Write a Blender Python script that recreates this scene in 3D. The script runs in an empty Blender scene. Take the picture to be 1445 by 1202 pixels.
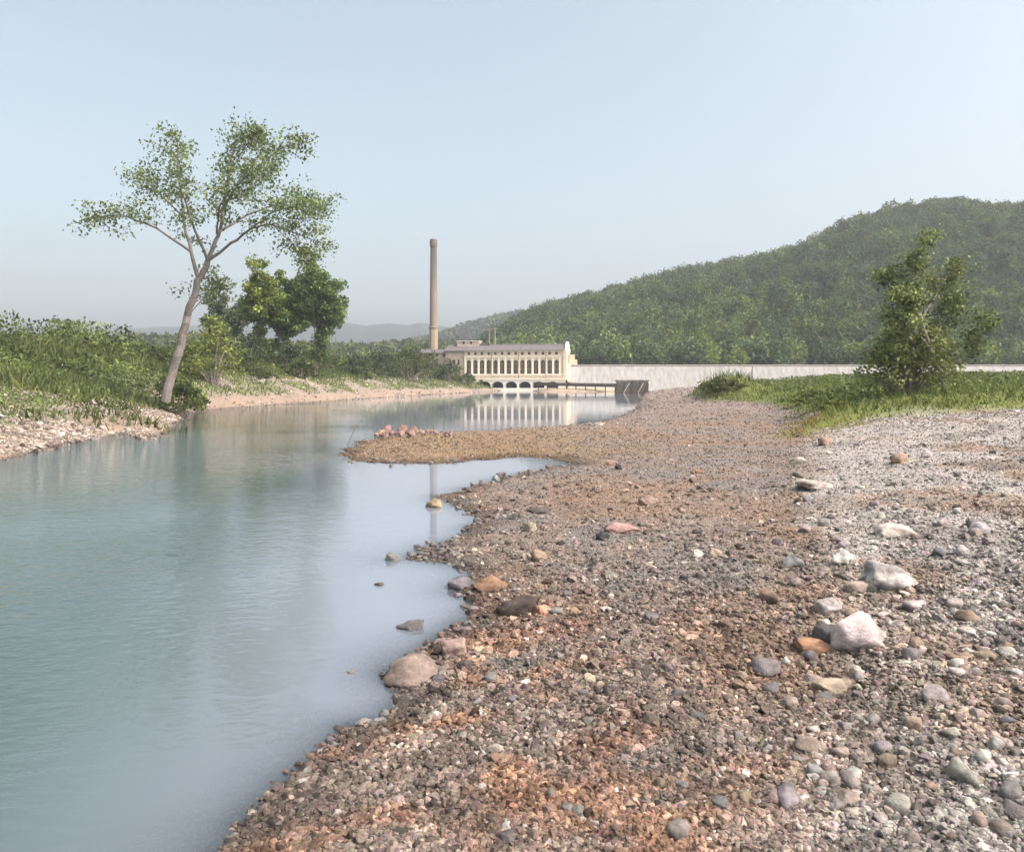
import bpy, bmesh, math, random
import numpy as np
from mathutils import Vector, Matrix, noise as mnoise

random.seed(7)
RNG = np.random.default_rng(11)
scene = bpy.context.scene
COL = scene.collection
R = math.radians

# ------------------------------------------------------------------ camera
F, CX, HY, EYE = 1087.0, 722.5, 536.0, 4.0        # focal length, centre, horizon row (photo pixels), eye height
cd = bpy.data.cameras.new('camera')
cam = bpy.data.objects.new('camera', cd); COL.objects.link(cam)
cam.location = (0, 0, EYE); cam.rotation_euler = (R(90), 0, 0)
cd.sensor_width = 36.0; cd.lens = F / 1445 * 36.0
cd.shift_y = -(601 - HY) / 1445
cd.clip_start = 0.1; cd.clip_end = 20000
scene.camera = cam

# ------------------------------------------------------------------ sky, sun, exposure
SUN_EL, SUN_AZ = 50.0, 118.0
w = bpy.data.worlds.new('World'); scene.world = w; w.use_nodes = True
wn = w.node_tree.nodes; wl = w.node_tree.links
sky = wn.new('ShaderNodeTexSky'); sky.sky_type = 'NISHITA'; sky.sun_disc = False
sky.sun_elevation = R(SUN_EL); sky.sun_rotation = R(SUN_AZ)
sky.air_density = 0.85; sky.dust_density = 9.0; sky.ozone_density = 0.6; sky.altitude = 200
hsv = wn.new('ShaderNodeHueSaturation'); hsv.inputs['Hue'].default_value = .468; hsv.inputs['Saturation'].default_value = .62; hsv.inputs['Value'].default_value = 1.36   # thin milky overcast
wl.new(sky.outputs[0], hsv.inputs['Color']); wl.new(hsv.outputs[0], wn['Background'].inputs[0]); wn['Background'].inputs[1].default_value = 0.15
sl = bpy.data.lights.new('sun', 'SUN'); sl.energy = 2.2; sl.angle = R(0.5); sl.color = (1.0, 0.94, 0.86)
so = bpy.data.objects.new('sun', sl); COL.objects.link(so)
sd = Vector((math.sin(R(SUN_AZ)) * math.cos(R(SUN_EL)), math.cos(R(SUN_AZ)) * math.cos(R(SUN_EL)), math.sin(R(SUN_EL))))
so.rotation_euler = sd.to_track_quat('Z', 'Y').to_euler(); so.location = (40, -40, 60)
scene.view_settings.view_transform = 'Standard'; scene.view_settings.look = 'None'
scene.view_settings.exposure = 0.65; scene.view_settings.gamma = 1.0
scene.render.engine = 'CYCLES'
scene.cycles.use_denoising = True
scene.cycles.volume_bounces = 1
scene.cycles.max_bounces = 6
HAZE_DENSITY = 0.00022

# ------------------------------------------------------------------ helpers
def tag(o, label=None, cat=None, group=None, kind=None):
    if label: o['label'] = label
    if cat: o['category'] = cat
    if group: o['group'] = group
    if kind: o['kind'] = kind
    return o

def empty(name, loc, rz=0.0):
    o = bpy.data.objects.new(name, None); COL.objects.link(o)
    o.location = loc; o.rotation_euler = (0, 0, rz); o.empty_display_size = 0.3
    return o

def np_mesh(name, verts, faces, mat, col=None, smooth=False, parent=None):
    """one mesh object out of numpy arrays: faces (n,3) or (n,4)"""
    verts = np.asarray(verts, np.float32); faces = np.asarray(faces, np.int32)
    me = bpy.data.meshes.new(name); n, k = faces.shape
    me.vertices.add(len(verts)); me.vertices.foreach_set('co', verts.ravel())
    me.loops.add(n * k); me.loops.foreach_set('vertex_index', faces.ravel())
    me.polygons.add(n)
    me.polygons.foreach_set('loop_start', np.arange(0, n * k, k, dtype=np.int32))
    try: me.polygons.foreach_set('loop_total', np.full(n, k, np.int32))
    except Exception: pass
    me.polygons.foreach_set('use_smooth', np.full(n, bool(smooth)))
    me.update(calc_edges=True)
    if col is not None:
        a = me.color_attributes.new('col', 'FLOAT_COLOR', 'POINT')
        c = np.ones((len(verts), 4), np.float32); c[:, :3] = col
        a.data.foreach_set('color', c.ravel())
    me.materials.append(mat)
    o = bpy.data.objects.new(name, me); COL.objects.link(o)
    if parent: o.parent = parent
    return o

class MB:
    """collects boxes, prisms and tubes into one mesh"""
    def __init__(s): s.v = []; s.f = []
    def add(s, v, f):
        b = len(s.v); s.v += [tuple(q) for q in v]; s.f += [tuple(i + b for i in q) for q in f]
    def box(s, x0, x1, y0, y1, z0, z1):
        s.add([(x0,y0,z0),(x1,y0,z0),(x1,y1,z0),(x0,y1,z0),(x0,y0,z1),(x1,y0,z1),(x1,y1,z1),(x0,y1,z1)],
              [(0,3,2,1),(4,5,6,7),(0,1,5,4),(1,2,6,5),(2,3,7,6),(3,0,4,7)])
    def beam(s, a, b, wd, hd=None):
        a, b = Vector(a), Vector(b); hd = hd or wd
        d = (b - a).normalized(); up = Vector((0,0,1)) if abs(d.z) < .95 else Vector((0,1,0))
        x = d.cross(up).normalized() * wd / 2; y = x.cross(d).normalized() * hd / 2
        v = [a-x-y, a+x-y, a+x+y, a-x+y, b-x-y, b+x-y, b+x+y, b-x+y]
        s.add(v, [(0,3,2,1),(4,5,6,7),(0,1,5,4),(1,2,6,5),(2,3,7,6),(3,0,4,7)])
    def prism_x(s, prof, x0, x1):
        n = len(prof)
        s.add([(x0, y, z) for y, z in prof] + [(x1, y, z) for y, z in prof],
              [tuple(range(n))[::-1], tuple(range(n, 2*n))] + [(i, (i+1) % n, n+(i+1) % n, n+i) for i in range(n)])
    def prism_y(s, prof, y0, y1):
        n = len(prof)
        s.add([(x, y0, z) for x, z in prof] + [(x, y1, z) for x, z in prof],
              [tuple(range(n)), tuple(range(n, 2*n))[::-1]] + [((i+1) % n, i, n+i, n+(i+1) % n) for i in range(n)])
    def lathe(s, prof, n=24, c=(0,0), rot=0):
        m = len(prof); v = []
        for r, z in prof:
            for k in range(n):
                a = 2*math.pi*k/n + rot; v.append((c[0]+r*math.cos(a), c[1]+r*math.sin(a), z))
        f = [(i*n+k, i*n+(k+1) % n, (i+1)*n+(k+1) % n, (i+1)*n+k) for i in range(m-1) for k in range(n)]
        f.append(tuple(range((m-1)*n, m*n)))
        s.add(v, f)
    def tube(s, pts, radii, n=7):
        pts = [Vector(p) for p in pts]; v = []; f = []
        for i, p in enumerate(pts):
            d = (pts[min(i+1, len(pts)-1)] - pts[max(i-1, 0)]).normalized()
            a = d.cross(Vector((0.31, 0.95, 0.05))).normalized(); b = d.cross(a)
            for k in range(n):
                t = 2*math.pi*k/n; v.append(p + (a*math.cos(t) + b*math.sin(t)) * radii[i])
        for i in range(len(pts)-1):
            for k in range(n):
                f.append((i*n+k, i*n+(k+1) % n, (i+1)*n+(k+1) % n, (i+1)*n+k))
        f.append(tuple(range(n))[::-1]); f.append(tuple(range((len(pts)-1)*n, len(pts)*n)))
        s.add(v, f)
    def build(s, name, mat, parent=None, smooth=False):
        me = bpy.data.meshes.new(name); me.from_pydata(s.v, [], s.f); me.update()
        if smooth: me.polygons.foreach_set('use_smooth', np.full(len(me.polygons), True))
        me.materials.append(mat)
        o = bpy.data.objects.new(name, me); COL.objects.link(o)
        if parent: o.parent = parent
        return o

def vnoise(x, y, seed=0):
    """2-D value noise 0..1 in numpy"""
    x = np.asarray(x, float); y = np.asarray(y, float)
    xi = np.floor(x).astype(np.int64); yi = np.floor(y).astype(np.int64); fx = x-xi; fy = y-yi
    fx = fx*fx*(3-2*fx); fy = fy*fy*(3-2*fy)
    def h(a, b):
        n = (a*374761393 + b*668265263 + seed*974634277) & 0x7fffffff
        n = ((n ^ (n >> 13)) * 1274126177) & 0x7fffffff
        n = n ^ (n >> 16)
        return (n & 0xffff) / 65535.0
    return (h(xi,yi)*(1-fx)+h(xi+1,yi)*fx)*(1-fy) + (h(xi,yi+1)*(1-fx)+h(xi+1,yi+1)*fx)*fy
def fbm(x, y, seed=0, oct=4):
    r = 0; a = .5; t = 0
    for k in range(oct):
        r = r + a*vnoise(np.asarray(x)*2**k, np.asarray(y)*2**k, seed+k*17); t += a; a *= .5
    return r/t
def sstep(a, b, x):
    t = np.clip((np.asarray(x, float)-a)/(b-a), 0, 1); return t*t*(3-2*t)

def pw(px, py, z=0.0):
    """where the sight line through a photo pixel meets the level z"""
    D = F*(EYE-z)/(py-HY); return ((px-CX)*D/F, D)
def at(px, py, D):
    return Vector(((px-CX)*D/F, D, EYE+(HY-py)*D/F))

def sdist(poly, x, y):
    """signed distance to a polygon, positive inside"""
    x = np.asarray(x, float); y = np.asarray(y, float)
    d2 = np.full(x.shape, 1e18); ins = np.zeros(x.shape, bool)
    n = len(poly)
    for i in range(n):
        ax, ay = poly[i]; bx, by = poly[(i+1) % n]
        ex, ey = bx-ax, by-ay; L = ex*ex+ey*ey + 1e-12
        t = np.clip(((x-ax)*ex+(y-ay)*ey)/L, 0, 1)
        d2 = np.minimum(d2, (x-ax-t*ex)**2+(y-ay-t*ey)**2)
        c = (ay > y) != (by > y)
        with np.errstate(divide='ignore', invalid='ignore'):
            xx = ax + (y-ay)*ex/(ey if ey != 0 else 1e-12)
        ins ^= c & (x < xx)
    d = np.sqrt(d2); return np.where(ins, d, -d)

# ------------------------------------------------------------------ materials
def mat(name, base=(.5,.5,.5), rough=.8, spec=.3):
    m = bpy.data.materials.new(name); m.use_nodes = True
    b = m.node_tree.nodes['Principled BSDF']
    b.inputs['Base Color'].default_value = (*base, 1); b.inputs['Roughness'].default_value = rough
    b.inputs['Specular IOR Level'].default_value = spec
    return m, m.node_tree.nodes, m.node_tree.links, b

def noisy(name, c1, c2, scale=2.0, detail=6, rough=.85, bump=0.0, bscale=None, stretch=(1,1,1), spec=.25, bdist=.05):
    m, n, l, b = mat(name, c1, rough, spec)
    tc = n.new('ShaderNodeTexCoord'); mp = n.new('ShaderNodeMapping'); mp.inputs['Scale'].default_value = stretch
    l.new(tc.outputs['Object'], mp.inputs[0])
    t = n.new('ShaderNodeTexNoise'); t.inputs['Scale'].default_value = scale; t.inputs['Detail'].default_value = detail
    t.inputs['Roughness'].default_value = .65
    l.new(mp.outputs[0], t.inputs['Vector'])
    r = n.new('ShaderNodeValToRGB'); r.color_ramp.elements[0].position = .32; r.color_ramp.elements[1].position = .68
    r.color_ramp.elements[0].color = (*c1, 1); r.color_ramp.elements[1].color = (*c2, 1)
    l.new(t.outputs['Fac'], r.inputs[0]); l.new(r.outputs[0], b.inputs['Base Color'])
    if bump:
        t2 = n.new('ShaderNodeTexNoise'); t2.inputs['Scale'].default_value = bscale or scale*4; t2.inputs['Detail'].default_value = 8
        l.new(tc.outputs['Object'], t2.inputs['Vector'])
        bp = n.new('ShaderNodeBump'); bp.inputs['Strength'].default_value = bump; bp.inputs['Distance'].default_value = bdist
        l.new(t2.outputs['Fac'], bp.inputs['Height']); l.new(bp.outputs[0], b.inputs['Normal'])
    return m

def leaf_mat(name):
    m = bpy.data.materials.new(name); m.use_nodes = True; n = m.node_tree.nodes; l = m.node_tree.links
    b = n['Principled BSDF']; out = n['Material Output']
    a = n.new('ShaderNodeAttribute'); a.attribute_name = 'col'
    b.inputs['Roughness'].default_value = .6; b.inputs['Specular IOR Level'].default_value = .25
    l.new(a.outputs['Color'], b.inputs['Base Color'])
    tr = n.new('ShaderNodeBsdfTranslucent'); l.new(a.outputs['Color'], tr.inputs['Color'])
    mx = n.new('ShaderNodeMixShader'); mx.inputs[0].default_value = .35
    l.new(b.outputs[0], mx.inputs[1]); l.new(tr.outputs[0], mx.inputs[2]); l.new(mx.outputs[0], out.inputs['Surface'])
    return m
M_LEAF = leaf_mat('leaf')

def ground_mat():
    m, n, l, b = mat('ground', rough=.92, spec=.15)
    a = n.new('ShaderNodeAttribute'); a.attribute_name = 'col'
    tc = n.new('ShaderNodeTexCoord')
    t = n.new('ShaderNodeTexNoise'); t.inputs['Scale'].default_value = 7; t.inputs['Detail'].default_value = 9; t.inputs['Roughness'].default_value = .75
    l.new(tc.outputs['Object'], t.inputs['Vector'])
    v = n.new('ShaderNodeTexVoronoi'); v.inputs['Scale'].default_value = 22; l.new(tc.outputs['Object'], v.inputs['Vector'])
    r = n.new('ShaderNodeMapRange'); r.inputs[1].default_value = .3; r.inputs[2].default_value = .7; r.inputs[3].default_value = .55; r.inputs[4].default_value = 1.4
    l.new(t.outputs['Fac'], r.inputs[0])
    hs = n.new('ShaderNodeHueSaturation'); hs.inputs['Saturation'].default_value = 1.0
    l.new(r.outputs[0], hs.inputs['Value']); l.new(a.outputs['Color'], hs.inputs['Color'])
    l.new(hs.outputs[0], b.inputs['Base Color'])
    ad = n.new('ShaderNodeMath'); ad.operation = 'ADD'; l.new(t.outputs['Fac'], ad.inputs[0]); l.new(v.outputs['Distance'], ad.inputs[1])
    bp = n.new('ShaderNodeBump'); bp.inputs['Strength'].default_value = .8; bp.inputs['Distance'].default_value = .05
    l.new(ad.outputs[0], bp.inputs['Height']); l.new(bp.outputs[0], b.inputs['Normal'])
    return m
M_GROUND = ground_mat()

def stone_mat(name, use_attr):
    m, n, l, b = mat(name, rough=.75, spec=.3)
    if use_attr:
        a = n.new('ShaderNodeAttribute'); a.attribute_name = 'col'; c = a.outputs['Color']
    else:
        a = n.new('ShaderNodeObjectInfo'); c = a.outputs['Color']
    tc = n.new('ShaderNodeTexCoord')
    geo = n.new('ShaderNodeNewGeometry')
    t = n.new('ShaderNodeTexNoise'); t.inputs['Scale'].default_value = 6 if not use_attr else 14; t.inputs['Detail'].default_value = 10; t.inputs['Roughness'].default_value = .72
    l.new(geo.outputs['Position'], t.inputs['Vector'])
    r = n.new('ShaderNodeMapRange'); r.inputs[1].default_value = .3; r.inputs[2].default_value = .7; r.inputs[3].default_value = .45; r.inputs[4].default_value = 1.5
    l.new(t.outputs['Fac'], r.inputs[0])
    t2 = n.new('ShaderNodeTexNoise'); t2.inputs['Scale'].default_value = 2.1; t2.inputs['Detail'].default_value = 5; l.new(geo.outputs['Position'], t2.inputs['Vector'])
    r2 = n.new('ShaderNodeMapRange'); r2.inputs[1].default_value = .35; r2.inputs[2].default_value = .65; r2.inputs[3].default_value = .62; r2.inputs[4].default_value = 1.25; l.new(t2.outputs['Fac'], r2.inputs[0])
    m2 = n.new('ShaderNodeMath'); m2.operation = 'MULTIPLY'; l.new(r.outputs[0], m2.inputs[0]); l.new(r2.outputs[0], m2.inputs[1])
    hs = n.new('ShaderNodeHueSaturation'); l.new(c, hs.inputs['Color']); l.new(m2.outputs[0], hs.inputs['Value'])
    l.new(hs.outputs[0], b.inputs['Base Color'])
    bp = n.new('ShaderNodeBump'); bp.inputs['Strength'].default_value = .9; bp.inputs['Distance'].default_value = .06
    l.new(t.outputs['Fac'], bp.inputs['Height']); l.new(bp.outputs[0], b.inputs['Normal'])
    return m
M_STONE = stone_mat('stone', False); M_PEBBLE = stone_mat('pebble', True)

def water_mat():
    m, n, l, b = mat('water', (.1,.14,.15), .04, .5)
    b.inputs['IOR'].default_value = 2.0
    tc = n.new('ShaderNodeTexCoord')
    # weed and silt tints under the surface, darkened to strengthen the tree reflection
    t = n.new('ShaderNodeTexNoise'); t.inputs['Scale'].default_value = .16; t.inputs['Detail'].default_value = 4
    l.new(tc.outputs['Object'], t.inputs['Vector'])
    r = n.new('ShaderNodeValToRGB'); e = r.color_ramp.elements
    e[0].position = .34; e[0].color = (.024,.055,.036,1); e[1].position = .70; e[1].color = (.042,.068,.07,1)
    l.new(t.outputs['Fac'], r.inputs[0])
    # wind ripples, stronger in patches
    mp = n.new('ShaderNodeMapping'); mp.inputs['Scale'].default_value = (1.0, 1.7, 1); mp.inputs['Rotation'].default_value = (0,0,R(-28))
    l.new(tc.outputs['Object'], mp.inputs[0])
    w1 = n.new('ShaderNodeTexNoise'); w1.inputs['Scale'].default_value = 3.2; w1.inputs['Detail'].default_value = 3; w1.inputs['Roughness'].default_value = .5
    l.new(mp.outputs[0], w1.inputs['Vector'])
    sx = n.new('ShaderNodeSeparateXYZ'); l.new(tc.outputs['Object'], sx.inputs[0])
    t3 = n.new('ShaderNodeTexNoise'); t3.inputs['Scale'].default_value = .07; t3.inputs['Detail'].default_value = 2
    l.new(tc.outputs['Object'], t3.inputs['Vector'])
    # x / y : the open water away from the bar is the windier part
    dv = n.new('ShaderNodeMath'); dv.operation = 'MULTIPLY_ADD'; dv.inputs[1].default_value = .2; l.new(sx.outputs['Y'], dv.inputs[0]); l.new(sx.outputs['X'], dv.inputs[2])
    mr = n.new('ShaderNodeMapRange'); mr.inputs[1].default_value = 1.5; mr.inputs[2].default_value = -5; mr.inputs[3].default_value = .06; mr.inputs[4].default_value = 1.0
    l.new(dv.outputs[0], mr.inputs[0])
    # pale tint along the bar: mirrored sky brightness put into the body colour
    sh = n.new('ShaderNodeMapRange'); sh.interpolation_type = 'SMOOTHSTEP'; sh.inputs[1].default_value = -5.5; sh.inputs[2].default_value = 1.5; sh.inputs[3].default_value = 0; sh.inputs[4].default_value = 1
    l.new(dv.outputs[0], sh.inputs[0])
    mxc = n.new('ShaderNodeMixRGB'); mxc.inputs[2].default_value = (.20,.225,.265,1); l.new(sh.outputs[0], mxc.inputs[0]); l.new(r.outputs[0], mxc.inputs[1]); 
    mu = n.new('ShaderNodeMath'); mu.operation = 'MULTIPLY'; l.new(mr.outputs[0], mu.inputs[0])
    mr2 = n.new('ShaderNodeMapRange'); mr2.inputs[1].default_value = .35; mr2.inputs[2].default_value = .65; mr2.inputs[3].default_value = .25; mr2.inputs[4].default_value = 1
    l.new(t3.outputs['Fac'], mr2.inputs[0]); l.new(mr2.outputs[0], mu.inputs[1])
    bp = n.new('ShaderNodeBump'); bp.inputs['Distance'].default_value = .042
    l.new(mu.outputs[0], bp.inputs['Strength']); l.new(w1.outputs['Fac'], bp.inputs['Height']); 
    # a second, longer chop
    w2 = n.new('ShaderNodeTexNoise'); w2.inputs['Scale'].default_value = .9; w2.inputs['Detail'].default_value = 2
    l.new(mp.outputs[0], w2.inputs['Vector'])
    b2 = n.new('ShaderNodeBump'); b2.inputs['Distance'].default_value = .035
    l.new(mu.outputs[0], b2.inputs['Strength']); l.new(w2.outputs['Fac'], b2.inputs['Height']); l.new(bp.outputs[0], b2.inputs['Normal'])
    # body of the water: clear in the shallows, cloudy where it is deep; sky mirrored on top
    out = n['Material Output']; n.remove(b)
    df = n.new('ShaderNodeBsdfDiffuse'); l.new(mxc.outputs[0], df.inputs['Color'])
    tp_ = n.new('ShaderNodeBsdfTransparent'); tp_.inputs[0].default_value = (.86,.92,.90,1)
    gl = n.new('ShaderNodeBsdfGlossy'); gl.inputs['Roughness'].default_value = .035; gl.inputs['Color'].default_value = (.97,.98,1,1); l.new(b2.outputs[0], gl.inputs['Normal'])
    fr = n.new('ShaderNodeFresnel'); fr.inputs['IOR'].default_value = 1.75; l.new(b2.outputs[0], fr.inputs['Normal'])
    at_ = n.new('ShaderNodeAttribute'); at_.attribute_name = 'col'
    m1 = n.new('ShaderNodeMixShader'); l.new(at_.outputs['Fac'], m1.inputs[0]); l.new(tp_.outputs[0], m1.inputs[1]); l.new(df.outputs[0], m1.inputs[2])
    m3 = n.new('ShaderNodeMixShader'); l.new(fr.outputs[0], m3.inputs[0]); l.new(m1.outputs[0], m3.inputs[1]); l.new(gl.outputs[0], m3.inputs[2])
    l.new(m3.outputs[0], out.inputs['Surface'])
    return m
M_WATER = water_mat()
M_BARK = noisy('bark', (.16,.13,.11), (.30,.26,.23), 6, bump=.6)
M_PLASTER = noisy('plaster', (.50,.43,.32), (.61,.53,.41), .35, bump=.15, bscale=3)
M_PINKWALL = noisy('brick wall', (.42,.34,.265), (.51,.42,.33), .5, bump=.2, bscale=4)
M_TRIM = noisy('trim', (.60,.56,.47), (.70,.66,.57), .8)
M_ROOF = noisy('roof sheet', (.105,.092,.09), (.15,.13,.127), .5, stretch=(3,.3,1))
M_FRAME = noisy('window frame', (.20,.15,.11), (.26,.20,.15), 2)
M_GLASS, _n, _l, _b = mat('dark glass', (.035,.03,.028), .15, .5)
M_DARKWOOD = noisy('dark timber', (.035,.028,.024), (.085,.065,.05), 3, stretch=(.4,1,3), bump=.5)
M_STICK = noisy('weathered wood', (.30,.24,.18), (.42,.35,.27), 3)
M_POLE = noisy('pole wood', (.12,.11,.105), (.2,.18,.17), 2)
M_STEEL = noisy('steel', (.10,.10,.115), (.16,.16,.17), 2, rough=.6)
M_SHADE, _n, _l, _b = mat('tunnel_shade', (.05,.045,.04), .9, .1)

# ------------------------------------------------------------------ terrain
BAR = [pw(*p) for p in [(250,1300),(330,1202),(420,1100),(488,1026),(545,1012),(572,980),(545,953),(575,925),(612,906),
    (650,888),(662,868),(668,850),(645,826),(652,810),(632,797),(572,787),(600,772),(632,765),(655,750),(682,732),(655,720),(625,706),
    (642,694),(700,674),(772,661),(812,655),(790,648),(740,644),(690,647),(620,653),(560,654),(505,650),(479,640),
    (505,626),(540,616),(640,612),(720,607),(800,601),(862,592),(897,577),(905,563),(912,554)]] + \
    [(56,290),(56,300),(700,300),(700,-60),(-6,-60),(-4,0)]
BANK = [pw(*p) for p in [(-900,860),(-400,745),(-150,690),(0,650),(100,626),(170,612),(205,622),(232,610),(252,591),(265,580),(350,574),
    (450,567),(540,561),(620,556),(680,553.2),(694,552.2)]] + [(-4,284),(-4,330),(-1500,330),(-1500,60)]
SAND = [(7,274),(15,264),(28,259),(40,261),(47,270),(44,284),(8,286)]
GRASS_R = [(15,41.5),(18.5,45),(24,49.5),(30,50),(60,58),(130,80),(160,284),(75,284),(50,168),(38,146),(30,134),(29.5,116),(35,106),(30,84),(21,56)]

NEAR_R = [(560,536),(660,505),(690,482),(720,465),(760,447),(800,437),(840,428),(900,412),(950,400),(1000,390),(1050,381),(1100,369),(1140,361),
          (1170,348),(1230,333),(1280,322),(1360,311),(1445,306),(1700,300),(2600,290)]
MID_R = [(-800,505),(300,500),(560,486),(600,478),(640,466),(700,448),(770,438),(830,432),(1000,420),(2000,400)]
FAR_R = [(-2500,455),(-800,462),(-200,470),(0,462),(150,467),(300,461),(400,463),(455,457),(478,455),(500,459),(515,462),(535,459),(560,459),(576,462),(592,458),(612,461),(645,468),(720,474),(1200,470),(3000,460)]
LOW_R = [(-2500,474),(-200,472),(0,478),(200,476),(300,478),(450,488),(520,488),(570,485),(610,485),(640,490),(700,498),(760,536),(3000,536)]
def ridge(tab, x, y, D, canopy):
    px = CX + F*x/np.maximum(y, 1.0)
    yy = np.interp(px, [t[0] for t in tab], [t[1] for t in tab])
    return np.maximum(EYE + (HY-yy)*D/F - canopy, 0)
def hill(tab, x, y, D0, D1, canopy, pw_=1.0):
    zr = ridge(tab, x, y, D1, canopy)
    t = np.clip((y-D0)/(D1-D0), 0, 1)**pw_
    up = np.sin(t*math.pi/2)
    dn = 1-.6*sstep(D1, D1*1.6, y)
    return zr*up*dn

def height(x, y):
    x = np.asarray(x, float); y = np.asarray(y, float)
    d = sdist(BAR, x, y) + (fbm(x*.9, y*.9, 3, 3)-.5)*np.clip(y*.035, .35, 2.0)
    inn = np.maximum(d, 0)
    e = np.maximum(x-.33*y-.5, 0)
    zb = .38*(1-np.exp(-inn/4.0)) + .75*(1-np.exp(-inn/30)) + (1-np.exp(-inn/8))*(.8*sstep(90,270,y) + 1.7*(1-np.exp(-e/12)))
    zb = zb + (fbm(x*.35, y*.35, 9, 4)-.5)*.5*(1-np.exp(-inn/3)) + (fbm(x*2.2, y*2.2, 19, 3)-.5)*.14*(1-np.exp(-inn/.6))
    g = np.maximum(sdist(GRASS_R, x, y), 0)
    zb = zb + 1.3*(1-np.exp(-g/5)) + 2.9*np.exp(-((x-36)/5.6)**2-((y-128)/7)**2)
    zb = np.where(d > 0, zb, -.9*(1-np.exp(d/2.5)))
    k = sdist(BANK, x, y) + (fbm(x*.12, y*.12, 5, 3)-.5)*3.0*sstep(40, 120, y)
    kk = np.maximum(k, 0)
    drop = 1-.5*np.exp(-np.maximum(-6-x, 0)/16)            # the bank sinks towards the powerhouse
    zk = np.where(k > 0, 9.6*(1-np.exp(-kk/17))*drop*(.65+.35*sstep(50,120,y)) + (fbm(x*.08,y*.08,8,4)-.5)*2.0*sstep(4,25,kk) + (fbm(x*.6,y*.6,28,3)-.5)*.35*sstep(0,4,kk),
                  -1.6*(1-np.exp(k/5)))
    s = sdist(SAND, x, y)
    zs = np.where(s > 0, 1.15*(1-np.exp(-np.maximum(s, 0)/3)), -1.5*(1-np.exp(s/3)))
    z = np.maximum(np.maximum(zb, zk), zs)
    behind = sstep(299, 335, y)
    far = 7*behind + (fbm(x*.01, y*.01, 40, 4)-.5)*8*sstep(340, 420, y)
    h1 = hill(NEAR_R, x, y, 330, 720, 9); h2 = hill(MID_R, x, y, 950, 1500, 9)
    h3 = hill(FAR_R, x, y, 1750, 2700, 0); h4 = hill(LOW_R, x, y, 400, 640, 7)
    lump = (fbm(x*.012, y*.012, 60, 4)-.5)
    h = np.maximum(np.maximum(h1*(1+.22*lump*sstep(330,420,y)*(1-sstep(600,700,y))), h2), np.maximum(h3*(1+.10*lump), h4))
    return np.where(y > 299, np.maximum(np.maximum(z, far), h), z)

def H(x, y): return float(height(np.array([x]), np.array([y]))[0])
def ground_px(px, py):
    """the point of the ground on the sight line through a photo pixel (first guess refined along the ray)"""
    D = F*EYE/(py-HY)
    for _ in range(25):
        z = H((px-CX)*D/F, D); D = .5*D + .5*F*max(EYE-z, .3)/(py-HY)
    return Vector(((px-CX)*D/F, D, H((px-CX)*D/F, D)))

def lerp(a, b, t): return a*(1-t[..., None]) + np.asarray(b)*t[..., None]
def gravel_color(x, y):
    x = np.asarray(x, float); y = np.asarray(y, float)
    px = CX+F*x/np.maximum(y, .5)
    n1 = fbm(x*.55, y*.55, 101, 4); n2 = fbm(x*.28+7, y*.28, 131, 4); n3 = fbm(x*1.6, y*1.6, 151, 3)
    c = np.zeros(x.shape+(3,)) + np.array((.285,.232,.20))
    c = lerp(c, (.245,.225,.215), sstep(.42,.62,n1)*.8)                       # grey
    c = lerp(c, (.33,.205,.125), sstep(.5,.68,n2)*.42)                         # rusty patches
    c = lerp(c, (.37,.212,.135), sstep(.38,.62,n3*.5+n1*.5)*sstep(18,9,y)*sstep(4.4,.5,x)*.85)   # orange mud by the near shore
    c = lerp(c, (.30,.21,.125), sstep(66,50,y)*sstep(34,40,y)*sstep(12,-1,x)*(.5+.5*n3))  # ochre spit
    c = lerp(c, (.285,.23,.21), sstep(60,100,y)*sstep(20,30,x)*.8)
    c = lerp(c, (.30,.24,.215), sstep(45,90,y)*.6)
    e = x-.375*y+.2+ (n1-.5)*2.5
    c = lerp(c, (.50,.465,.44), sstep(-.2,1.6,e)*sstep(75,50,y)*.85)          # pale dry cobbles
    c = lerp(c, (.34,.245,.18), sstep(.52,.68,fbm(x*.45+31, y*.3, 171, 4))*sstep(0,2,e)*.75)     # earthy drifts in the pale cobbles
    c = lerp(c, (.26,.24,.225), sstep(.55,.7,fbm(x*.8+11, y*.5, 181, 3))*sstep(0,2,e)*.6)
    return c*np.array((.74,.725,.69))

us = np.concatenate([-np.geomspace(1.65,.92,16), np.linspace(-.90,.90,470), np.geomspace(.92,1.65,16)])
ds = np.concatenate([np.geomspace(1.6,90,430), np.geomspace(91,460,330), np.geomspace(464,2950,100)])
U, Dg = np.meshgrid(us, ds)
X = U*Dg; Y = Dg
Z = height(X, Y)
C = gravel_color(X, Y)
kb = sdist(BANK, X, Y); gr = sdist(GRASS_R, X, Y)
onbank = (kb > -3) & (X < 5)
nb = fbm(X*.15, Y*.15, 210, 4)
cb = np.zeros(X.shape+(3,)) + np.array((.235,.20,.16))*(.8+.45*fbm(X*.7,Y*.7,222,3))[..., None]
cb = lerp(cb, (.31,.205,.145), sstep(5,1,kb)*.5)
cb = lerp(cb, (.12,.15,.045), sstep(.36,.46,nb)*sstep(3,6,kb)*.9)
cb = lerp(cb, (.085,.11,.04), sstep(10,15,kb+8*sstep(-.40,-.46,U)+(nb-.5)*13))
C = np.where(onbank[..., None], cb, C)
C = lerp(C, (.13,.15,.04), sstep(-1,2,gr+(nb-.5)*6)*(X > 5)*(Y < 290))
ss = sdist(SAND, X, Y); C = np.where((ss > -1)[..., None], np.array((.40,.32,.22)), C)
wet = sstep(.16,.02,Z)*(Y < 295)
C = C*(1-.5*wet[..., None])
fl = fbm(X*.02, Y*.02, 310, 4)
cf = lerp(np.zeros(X.shape+(3,))+np.array((.032,.046,.026)), (.045,.06,.034), sstep(.4,.6,fl))
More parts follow.
